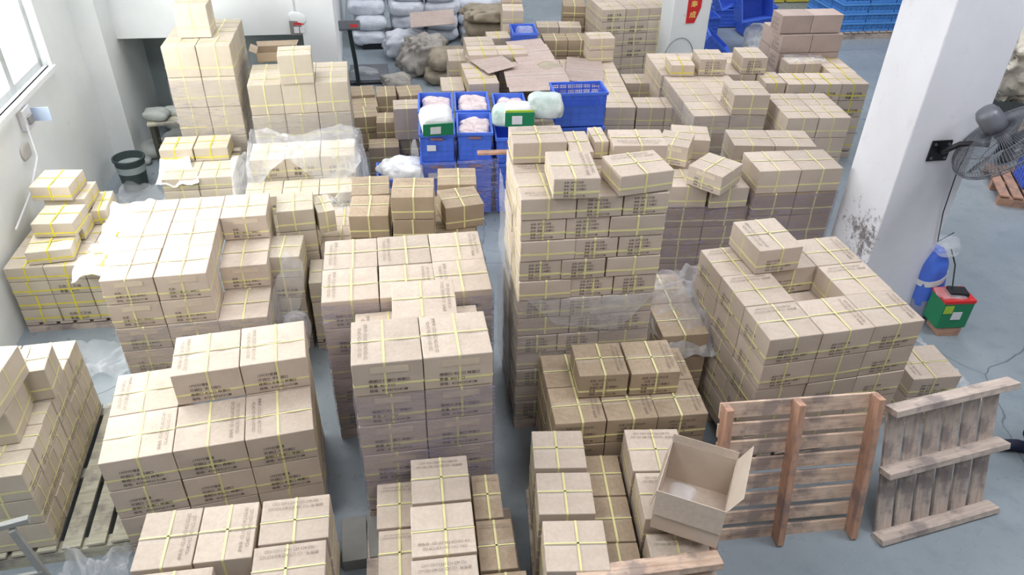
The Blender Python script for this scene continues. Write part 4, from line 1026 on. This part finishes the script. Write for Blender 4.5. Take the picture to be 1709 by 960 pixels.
# tilted blue crates, light blue crates, yellow crates in the far right
GT = 'tumbled blue crates at the back'
for loc, yaw, rx, ry, lab in [((W(5.05,11.9,.30)), 10, 12, 40, 'blue crate lying tilted beside the back column'), (W(5.95,12.6,.55), 15, 78, -6, 'blue crate standing on its side showing its underside'),
        (W(5.75,12.95,.62), 15, 70, -20, 'blue crate nested behind the upended one'), (W(6.6,13.4,.02), 12, 0, 0, 'blue crate upside down behind the upended one'), (W(6.25,14.0,.02), 8, 0, 0, 'blue crate at the far back by the top edge'),
        (W(6.95,14.1,.02), 8, 0, 0, 'blue crate furthest right of the tumbled heap'), (W(5.55,13.5,.02), 8, 0, 0, 'blue crate on the floor at the rear of the heap'), (W(6.35,14.05,.36), 14, 0, 0, 'blue crate stacked at the very back of the heap')]:
    crate('plastic_crate', loc, R(yaw), .56, .40, .34, BLUE, lab, GT, rot=(R(rx), R(ry), R(yaw)))
lump('white_plastic_bag', W(6.55, 12.55, .0), (.62,.5,.50), BAGW, 'big white plastic bag between tumbled crates and the plain box pile', 'plastic bag', seed=15, rough=.2, folds=.3)
for i in range(3):
    for j in range(3):
        for k in range(7):
            if not (j == 0 or i == 0 or k == 6): continue
            crate('plastic_crate', W(8.30+.52*i, 13.15+.42*j, .13+.17*k), YAW, .51, .41, .165, BLUE_L, 'light blue lattice crate, level %s, %s, %s of the far crate pallet' % (['one','two','three','four','five','six','seven'][k], ['left', 'middle', 'right'][i] + ' column', ['front row','middle row','back row'][j]), 'light blue lattice crates on the far pallet', panel=False)
pallet(W(8.30, 13.12, 0), YAW, 1.55, 1.3, .125, label='pallet under the light blue lattice crates')
for i in range(3):
    crate('plastic_crate', W(7.25+.62*i, 15.6, .02), YAW, .58, .42, .36, YELP, 'yellow crate, %s of three at the top edge' % ['leftmost', 'middle', 'rightmost'][i], 'yellow crates at the top edge', panel=False)

# ---------------------------------------------------------------- right side behind the column
lump('cloth_heap', W(8.9, 9.6, .35), (1.6, 1.5, .95), mat_sack('cream_cloth', srgb(196,188,174), srgb(222,216,204)), 'heap of cream sacks and cloths behind the big column', 'sack', seed=81, rough=.30, folds=.5, e=.8, n=40)
lump('white_plastic_bag', W(9.4, 10.3, 1.18), (.9, .8, .55), BAGW, 'white plastic bag on top of the cream cloth heap', 'plastic bag', seed=83, rough=.3, folds=.4)
lump('sack', W(9.9, 11.6, .9), (1.0, .9, .7), mat_sack('cream_sack', srgb(206,198,176), srgb(226,220,200)), 'pale sack at the top right edge behind the white bag', 'sack', seed=84, rough=.2, folds=.3)
block('RC', 'the pile behind the column', (6.75,9.25,.80), 10, .45, .4, .22, 2, 1, 3, None, strap=STRAP_Y, mat=CARTON_B, look='brown carton')
if 0: lump('grey_tub', W(8.75, 8.35, .55), (.6, .5, .35), GREY, 'grey plastic tub by the cloth heap behind the fan', 'tub', seed=86, rough=.08)
GRC = 'blue crates on the right edge pallet'
for k in range(2):
    crate('plastic_crate', W(7.36, 7.05, .14+.30*k), R(-14), .60, .42, .295, BLUE, 'blue crate behind the fan at the right edge, %s' % ['lower', 'upper'][k], GRC)
pallet(W(7.02, 6.95, 0), R(-16), 1.1, .9, .13, wood=WOODR, label='reddish wooden pallet under the blue crates at the right edge')
pallet(W(7.15, 6.35, 0), R(-16), .9, .45, .10, wood=WOOD, label='second pallet corner at the right edge, nearer')

# column's foot: blue sack, green box
r = lump('blue_sack', W(4.84, 5.12, .0), (.24, .26, .80), BLUE, 'full blue printed sack standing behind the column foot', 'sack', seed=91, rough=.10, folds=.12, e=.8, yaw=YAW, n=34)
r.rotation_euler = (0, R(-5), YAW)
def belt(z0, z1, mat, name):
    m = MB(); n = 40
    for i in range(n+1):
        a = R(150) + R(260)*i/n
        for z in (z0, z1): m.v.append((math.cos(a)*.124, math.sin(a)*.134, z + .05*math.cos(a)))
    for i in range(n): m.f.append((2*i, 2*i+2, 2*i+3, 2*i+1))
    o = m.build(name, mat, r); s = o.modifiers.new('t', 'SOLIDIFY'); s.thickness = .004; return o
belt(.40, .46, WHITE, 'white_band'); belt(.06, .24, mat_cached('white_pattern', srgb(150,156,180)), 'patterned_band')
lump('clear_bag', W(4.82, 5.08, .70), (.20, .20, .14), BAG, 'clear bag opening sticking out of the blue sack', 'plastic bag', seed=93, rough=.3, folds=.5)
r = empty('green_carton', W(4.72, 4.74, .10), R(6)); tag(r, 'green printed carton with red edge standing on a pallet end by the column', 'box')
m = MB(); m.box((0,0,0), (.28,.22,.30)); m.build('body', GREEN, r, bevel=.008)
m = MB(); m.box((-.002,-.004,.27), (.282,.224,.305)); m.build('red_edge', RED, r, bevel=.004)
m = MB(); m.box((.10,-.006,.10), (.19,-.001,.18)); m.build('white_label', WHITE, r)
m = MB(); m.box((.01,-.006,.17), (.09,-.001,.25)); m.build('lime_print', LIME, r)
r = empty('power_adapter', W(4.79, 4.80, .407), R(-4)); tag(r, 'flat black power box lying on the green carton', 'power box')
m = MB(); m.box((0,0,0), (.16,.12,.04)); m.build('body', BLACK, r, bevel=.006)
lump('clear_bag', W(4.83, 4.83, .385), (.28,.20,.05), BAG, 'clear film on top of the green carton under the black box', 'plastic film', seed=95, rough=.3, folds=.4)
m = MB(); m.box((0,0,0), (.20,.20,.095)); o = m.build('wooden_block', WOODR, bevel=.004); o.location = W(4.78, 4.75, 0); o.rotation_euler = (0,0,R(4)); tag(o, 'wooden pallet end under the green carton', 'wood')
m = MB(); m.tube([W(4.84,4.86,.43), W(4.88,4.98,.62), W(4.85,5.06,.74)], .006, 6); tag(m.build('cable', BLACK), 'black cable from the flat power box up to the blue sack', 'cable')

# ---------------------------------------------------------------- wall fan
FP0 = W(4.41, 5.12, 1.69)
r = empty('wall_fan', FP0, YAW); tag(r, 'big grey caged wall fan on a black curved arm fixed to the column', 'fan')
m = MB(); m.box((-.09, -.014, -.09), (.09, 0, .09)); m.build('wall_plate', BLACK, r, bevel=.004)
m = MB()
for x, z in ((-.06,-.06), (.06,-.06), (-.06,.06), (.06,.06)): m.tube([(x,-.014,z), (x,-.024,z)], .012, 8)
m.build('bolt', GREY, r)
RI = RM.to_3x3().inverted()
def toloc(p): return RI @ (Vector(p) - FP0)
def pix(x, y, depth): 
    return Vector((0,0,H)) + (fw + rt*((x-854.5)/1278.0) - upv*((y-480)/1278.0))*depth
C0 = W(4.68, 4.79, 1.90)       # hub of the cage
ax = Vector((.68, -.185, -.707)).normalized()
hubl = toloc(C0)
motor_l = toloc(C0 - ax*.20)
m = MB(); m.tube([(0,-.014,0), (.0,-.05,.01), (.01,-.10,.06), (.04,-.15,.12), (.10,-.21,.15), (.18,-.26,.15), tuple(motor_l)], .022, 12); m.build('arm', BLACK, r, smooth=True)
q = ax.to_track_quat('Z', 'Y')
fan = Matrix.Translation(hubl) @ (RI @ q.to_matrix()).to_4x4()
def fpart(name, mb, mat, smooth=True): o = mb.build(name, mat, r, smooth=smooth); o.matrix_local = fan; return o
RF = .40
m = MB(); 
for (rr, z) in ((RF, 0), (RF*.97, .035), (RF*.97, -.035), (RF*.62, .095), (RF*.72, -.09), (RF*.35, -.125)): m.tube([(rr*math.cos(2*math.pi*i/48), rr*math.sin(2*math.pi*i/48), z) for i in range(48)], .0055 if z == 0 else .0035, 6, closed=True)
fpart('cage_ring', m, FANG)
m = MB(); NW = 96
for i in range(NW):
    a = 2*math.pi*i/NW; c, s = math.cos(a), math.sin(a)
    m.tube([(c*k*RF, s*k*RF, z) for k, z in ((.22,.125), (.45,.115), (.70,.085), (.90,.055), (1.0,0))], .0020, 4)
fpart('front_guard', m, FANG)
m = MB()
for i in range(NW):
    a = 2*math.pi*i/NW; c, s = math.cos(a), math.sin(a)
    m.tube([(c*k*RF, s*k*RF, z) for k, z in ((.20,-.14), (.45,-.12), (.75,-.085), (.93,-.05), (1.0,0))], .0020, 4)
fpart('rear_guard', m, FANG)
m = MB(); m.tube([(0,0,.105), (0,0,.128), (0,0,.136)], [.095, .092, .07], 32); fpart('badge', m, FANG)
m = MB(); m.tube([(0,0,.134), (0,0,.1385)], .055, 32); fpart('badge_plate', m, WHITE)
m = MB(); m.tube([(0,0,-.33), (0,0,-.32), (0,0,-.28), (0,0,-.20), (0,0,-.13)], [.03,.07,.088,.092,.085], 28); fpart('motor', m, FANG)
m = MB(); m.tube([(0,0,-.10), (0,0,.04)], .05, 20); fpart('hub', m, FANG)
for i in range(3):
    a0 = 2*math.pi*i/3; m = MB(); nn = 8
    for j in range(nn+1):
        rr = .05 + .30*j/nn; wdt = .42 + .25*math.sin(math.pi*j/nn)
        for s_ in (-1, 1):
            a = a0 + s_*wdt*.6; m.v.append((rr*math.cos(a), rr*math.sin(a), s_*.035))
    for j in range(nn): m.f.append((2*j, 2*j+1, 2*j+3, 2*j+2))
    o = fpart('blade', m, FANG); sd = o.modifiers.new('t', 'SOLIDIFY'); sd.thickness = .003
m = MB(); m.tube([W(4.60, 5.03, 1.80), W(4.62, 5.08, 1.5), W(4.66, 5.10, 1.1), W(4.72, 5.10, .8), W(4.80, 5.05, .92)], .005, 6); tag(m.build('cable', BLACK), 'thin black cable running down the column from the fan', 'cable')

# ---------------------------------------------------------------- upright pallets
def upright(p_bl, p_br, p_tl, label, vertical_stringers, nslat, wood, swood, seed):
    """leaning pallet: the slats face away, the stringers face the viewer"""
    bl, br, tl = Vector(p_bl), Vector(p_br), Vector(p_tl)
    X = (br-bl); Lw = X.length; X.normalize(); Z = (tl-bl); Z = (Z - X*Z.dot(X)); Lh = Z.length; Z.normalize(); Y = Z.cross(X)   # Y points away from viewer
    if Y.y < 0: Y = -Y
    r = empty('wooden_pallet', bl); r.matrix_world = Matrix((X, Y, Z)).transposed().to_4x4(); r.location = bl
    M4 = Matrix((X, Y, Z)).transposed().to_4x4(); M4.translation = bl; r.matrix_world = M4
    tag(r, label, 'pallet')
    rd = random.Random(seed)
    def piece(name, a, b, mt, rz=0):
        # long axis along local x so the grain follows it
        ax_, ay, az = a; bx_, by, bz = b
        q = MB()
        if (bx_-ax_) >= (bz-az):
            q.box((0,0,0), (bx_-ax_, by-ay, bz-az)); o = q.build(name, mt, r, bevel=.003); o.location = (ax_, ay, az)
        else:
            q.box((0,0,0), (bz-az, by-ay, bx_-ax_)); o = q.build(name, mt, r, bevel=.003)
            o.matrix_local = Matrix.Translation((bx_, ay, az)) @ Matrix(((0,0,-1,0),(0,1,0,0),(1,0,0,0),(0,0,0,1)))
        return o
    for i in range(nslat):
        f = i/(nslat-1)
        if vertical_stringers:
            sw = .104; z = (Lh-sw)*f; j = rd.uniform(-.006,.006)
            piece('slat', (0+j, .075, z), (Lw+j, .095, z+sw*rd.uniform(.9,1.05)), wood)
        else:
            sw = .128; x = (Lw-sw)*f; piece('slat', (x, .085, rd.uniform(0,.02)), (x+sw, .105, Lh-.01), wood)
    for f in ((0, .47, 1) if vertical_stringers else (0, .53, 1)):
        if vertical_stringers: x = (Lw-.045)*f; piece('stringer', (x, -.02, -.0), (x+.045, .075, Lh+.01), swood)
        else: z = (Lh-.04)*f; piece('stringer', (-.03, -.02, z), (Lw+.04, .085, z+.045), swood)
    return r
upright(W(1.87,2.86,.01), W(2.89,2.82,.01), W(1.75,3.10,1.05), 'upright wooden pallet with vertical reddish bearers leaning on the right stack', True, 8, WOOD, WOODR, 4)
upright(W(3.05,2.74,.01), W(3.95,2.87,.01), W(2.96,3.02,.97), 'upright grey wooden pallet with vertical slats and three horizontal bearers', False, 6, WOODG, WOODG, 9)
upright(W(.84,2.22,.01), W(1.58,2.22,.01), W(.82,2.33,.69), 'upright pallet at the bottom edge with a thick light top board', False, 6, WOOD, WOOD, 14)

# ---------------------------------------------------------------- bottom left metal stand
r = empty('metal_stand', W(-2.13, 3.0, 0), R(8)); tag(r, 'grey metal T shaped stand standing at the bottom left corner', 'metal stand')
def sq(a, b, s, mat, name):
    a, b = Vector(a), Vector(b); L = (b-a).length; q = (b-a).to_track_quat('X', 'Z').to_matrix().to_4x4()
    m = MB(); m.box((0, -s/2, -s/2), (L, s/2, s/2)); o = m.build(name, mat, r, bevel=.003); o.matrix_local = Matrix.Translation(a) @ q; return o
STEEL = mat_cached('steel_grey', srgb(160,162,158))
sq((.02, .02, .05), (-.04, .0, .80), .035, STEEL, 'post'); sq((-.36, -.04, .80), (.05, .03, .84), .035, STEEL, 'top_bar'); sq((-.50, -.06, .40), (.0, .0, .42), .022, STEEL, 'cross_bar')
m = MB(); m.box((-.3,-.04,0), (.2,.04,.04)); m.build('foot', STEEL, r)

# ---------------------------------------------------------------- a worker's feet at the right edge
def foot(loc, yaw, label):
    m = MB(); rows = [(-.13,.030,.055), (-.09,.040,.075), (-.03,.038,.085), (.03,.044,.070), (.09,.050,.050), (.13,.042,.040), (.155,.020,.028)]
    n = 14
    for x, wy, hz in rows:
        for i in range(n):
            a = 2*math.pi*i/n; m.v.append((x, wy*math.cos(a), max(0.0, hz*.5 + hz*.5*math.sin(a)*1.0)))
    for j in range(len(rows)-1):
        for i in range(n): a = j*n+i; b = j*n+(i+1) % n; m.f.append((a, b, b+n, a+n))
    m.f.append(tuple(range(n))[::-1]); m.f.append(tuple((len(rows)-1)*n+i for i in range(n)))
    return m
r = empty('person', W(4.66, 3.37, 0), 0); tag(r, 'worker in dark trousers and dark shoes stepping in at the right edge', 'person')
for nm, off, rz in (('shoe', (-.17, .0, .0), 170), ('shoe', (.10, -.30, .0), 175)):
    o = foot(None, 0, '').build(nm, NAVY, r, smooth=True); o.location = off; o.rotation_euler = (0, 0, R(rz)); o.scale = (1.0, 1.1, 1.2)
SKIN = mat_cached('skin', srgb(198,150,122)); HAIR = mat_cached('black_hair', srgb(26,24,26)); JACK = mat_cached('dark_work_jacket', srgb(44,52,84))
def skinned(name, chain, mat, parent, root=0, lev=2):
    """chain: list of (point, radius, index of the vertex it hangs on)"""
    me = D.meshes.new(name); me.from_pydata([c[0] for c in chain], [(c[2], i) for i, c in enumerate(chain) if c[2] is not None], []); me.update()
    me.materials.append(mat)
    o = D.objects.new(name, me); COL.objects.link(o); o.parent = parent
    sk = o.modifiers.new('skin', 'SKIN'); sk.use_smooth_shade = True
    lay = me.skin_vertices[0] if me.skin_vertices else me.attributes.get('skin')
    if me.skin_vertices:
        for k, v in enumerate(me.skin_vertices[0].data): v.radius = (chain[k][1], chain[k][1]); v.use_root = (k == root)
    sb = o.modifiers.new('sub', 'SUBSURF'); sb.levels = lev; sb.render_levels = lev
    return o
P0 = (.13, -.14, .93)
hand = []
def arm(chain, sh, el, wr, sgn, base):
    n = len(chain); chain += [(sh, .050, base), (el, .038, n), (wr, .026, n+1)]
    k = len(chain); px_, py_, pz_ = wr
    chain.append(((px_-.01, py_, pz_-.05), .032, k-1))
    for q, (dx, ln) in enumerate(((-.030,.070), (-.010,.080), (.010,.075), (.030,.058))):
        a = len(chain); chain.append(((px_+dx-.01, py_, pz_-.085), .011, k)); chain.append(((px_+dx*1.15-.022, py_+.004*sgn, pz_-.085-ln*.55), .0095, a)); chain.append(((px_+dx*1.15-.040, py_+.008*sgn, pz_-.085-ln), .008, a+1))
    a = len(chain); chain.append(((px_-.045, py_-.012*sgn, pz_-.055), .012, k)); chain.append(((px_-.065, py_-.018*sgn, pz_-.085), .010, a))
ch = [(P0, .10, None), ((.14,-.14,1.15), .115, 0), ((.15,-.14,1.36), .12, 1), ((.15,-.14,1.47), .052, 2), ((.14,-.14,1.53), .060, 3), ((.125,-.14,1.61), .098, 4), ((.13,-.14,1.68), .085, 5)]
for sx_, foot_ in ((1, (-.10,.0,.08)), (-1, (.16,-.30,.08))):
    n = len(ch); fx, fy, fz = foot_
    ch += [((.12, -.14+.10*sx_, .86), .085, 0), (((.12+fx)/2-.02, (-.14+.10*sx_+fy)/2, .48), .058, n), ((fx+.01, fy, .10), .040, n+1)]
arm(ch, (.15, .06, 1.38), (.12, .13, 1.12), (.02, .10, .90), 1, 2)
arm(ch, (.15, -.34, 1.38), (.17, -.41, 1.12), (.10, -.40, .88), -1, 2)
skinned('body', ch, SKIN, r)
skinned('trousers', [(P0, .125, None), ((.12,-.04,.86), .102, 0), ((.00,-.02,.48), .078, 1), ((-.09,.0,.11), .062, 2), ((.12,-.24,.86), .102, 0), ((.12,-.27,.48), .078, 4), ((.17,-.30,.11), .062, 5)], NAVY, r)
skinned('jacket', [((.135,-.14,.89), .145, None), ((.14,-.14,1.15), .138, 0), ((.15,-.14,1.36), .140, 1), ((.15,-.14,1.44), .075, 2), ((.15,.07,1.38), .070, 2), ((.12,.14,1.12), .056, 4), ((.04,.11,.95), .042, 5),
                   ((.15,-.35,1.38), .070, 2), ((.17,-.42,1.12), .056, 7), ((.11,-.41,.93), .042, 8)], JACK, r)
def ball(name, loc, size, mat, seed=0): 
    o = lump(name, loc, size, mat, '', 'x', seed=seed, rough=0, e=1.0, n=14, parent=r); return o
ball('hair', (.150,-.14,1.625), (.205,.195,.17), HAIR)
ball('nose', (.018,-.14,1.595), (.035,.030,.045), SKIN)
for y in (-.04, -.245): ball('ear', (.135,y,1.59), (.045,.022,.065), SKIN)
for y in (-.105, -.175): ball('eye', (.034,y,1.625), (.018,.026,.014), BLACK)
ball('mouth', (.030,-.14,1.558), (.016,.052,.012), mat_cached('lips', srgb(160,96,88)))

# ---------------------------------------------------------------- small things by the left wall
o = MB(); o.box((0, 0, 0), (.19, .006, .13)); o = o.build('wall_notice', ICE); o.location = W(UW+.003, 7.38, 1.345); o.rotation_euler = (0, 0, YAW); tag(o, 'pale blue blank card sticking out from the left wall beside the socket box', 'notice')
r = empty('socket_box', W(UW, 7.16, 1.33), YAW); tag(r, 'white socket box with plugged adapter under the window', 'socket')
m = MB(); m.box((0, 0, 0), (.06, .17, .20)); m.build('box', WHITE, r, bevel=.008)
m = MB(); m.box((.06, .04, .05), (.085, .13, .13)); m.build('adapter', mat_cached('adapter_grey', srgb(150,150,150)), r, bevel=.004)
m = MB(); m.tube([W(UW+.06, 7.15, 1.40), W(UW+.12, 7.0, 1.15), W(UW+.10, 6.7, .95), W(UW+.06, 6.3, .80)], .010, 8); tag(m.build('cable', WHITE), 'white cable drooping from the socket box along the left wall', 'cable')
lump('plaster_patch', W(UW+.01, 7.08, 1.12), (.03, .20, .14), mat_cached('broken_plaster', srgb(196,192,186)), 'broken hole in the plaster under the socket box', 'plaster', seed=14, rough=.4, yaw=YAW)
r = empty('bucket', W(-2.98, 8.60, 0), 0); tag(r, 'dark green grey bucket with a pale band by the corner pilaster', 'bucket')
DB = mat_cached('dark_bucket', srgb(62,76,76))
m = MB(); n = 36
prof = [(.0,.01), (.135,.01), (.165,.36), (.178,.36), (.178,.385), (.160,.385), (.158,.35), (.128,.03), (.0,.03)]
for rr, z in prof:
    for i in range(n): m.v.append((rr*math.cos(2*math.pi*i/n), rr*math.sin(2*math.pi*i/n), z))
for j in range(len(prof)-1):
    for i in range(n): a = j*n+i; b = j*n+(i+1) % n; m.f.append((a, b, b+n, a+n))
m.build('body', DB, r, smooth=False)
m = MB(); m.tube([(0,0,.22), (0,0,.30)], [.1565, .1635], 36); m.build('pale_band', mat_cached('band_grey', srgb(170,180,180)), r)
# stool-like crate with rubble in the dark opening
r = empty('wooden_stool', W(-2.86, 9.15, 0), R(18)); tag(r, 'battered wooden stool heaped with plaster rubble in front of the dark opening', 'stool')
m = MB(); m.box((0, 0, .50), (.42, .34, .54)); m.build('top', WOODY, r, bevel=.01)
for x in (.02, .34):
    for y in (.02, .26): m = MB(); m.box((x, y, 0), (x+.05, y+.05, .50)); m.build('leg', mat_cached('old_dark_wood', srgb(84,82,72)), r)
m = MB(); m.box((.02,.03,.12), (.39,.05,.17)); m.box((.02,.28,.12), (.39,.30,.17)); m.build('rail', mat_cached('old_dark_wood', srgb(84,82,72)), r)
RUB = mat_cached('plaster_rubble', srgb(176,180,176))
for i, (u, v, z, s) in enumerate([(-2.80,9.33,.54,.24), (-2.62,9.42,.54,.18), (-2.93,9.45,.0,.30), (-2.70,9.75,.0,.34), (-2.55,9.35,.0,.24), (-3.0,9.22,.0,.16), (-2.62,10.2,0,.5)]):
    lump('plaster_rubble', W(u, v, z), (s*1.3, s, s*.6), RUB, 'chunk of pale rubble, %s near the battered stool' % ['upon its seat at left', 'upon its seat at right', 'behind it by the pilaster', 'deep in the opening', 'at its right foot', 'at its left foot', 'furthest inside the recess'][i], 'rubble', seed=100+i*3, rough=.5, folds=.3, n=12, e=.9)
# flattened grey cartons lying on the floor at the bottom
m = MB(); m.box((0,0,0), (.16,.34,.10)); m.box((.17,.0,0), (.33,.34,.105)); o = m.build('small_carton_pair', mat_cached('dusty_board', srgb(140,140,136)), bevel=.004); o.location = (-1.02,2.92,.0); o.rotation_euler=(0,0,R(12)); tag(o, 'pair of small dusty grey boxes on the floor beside the bottom centre pile', 'box')

# ---------------------------------------------------------------- the smallest glimpses of boxes as one pile
def merge_rest():
    mats = []; V = []; F = []; MI = []
    for me, mw in rest_parts:
        mt = me.materials[0]
        if mt not in mats: mats.append(mt)
        k = mats.index(mt); n = len(V)
        V += [tuple(mw @ v.co) for v in me.vertices]
        for p in me.polygons: F.append(tuple(i+n for i in p.vertices)); MI.append(k)
    m = D.meshes.new('carton_pile'); m.from_pydata(V, [], F)
    for mt in mats: m.materials.append(mt)
    m.polygons.foreach_set('material_index', MI); m.update()
    o = D.objects.new('carton_pile', m); COL.objects.link(o)
    tag(o, 'all the remaining strapped cartons glimpsed low down and behind the others', 'boxes', kind='stuff')
if rest_parts: merge_rest()
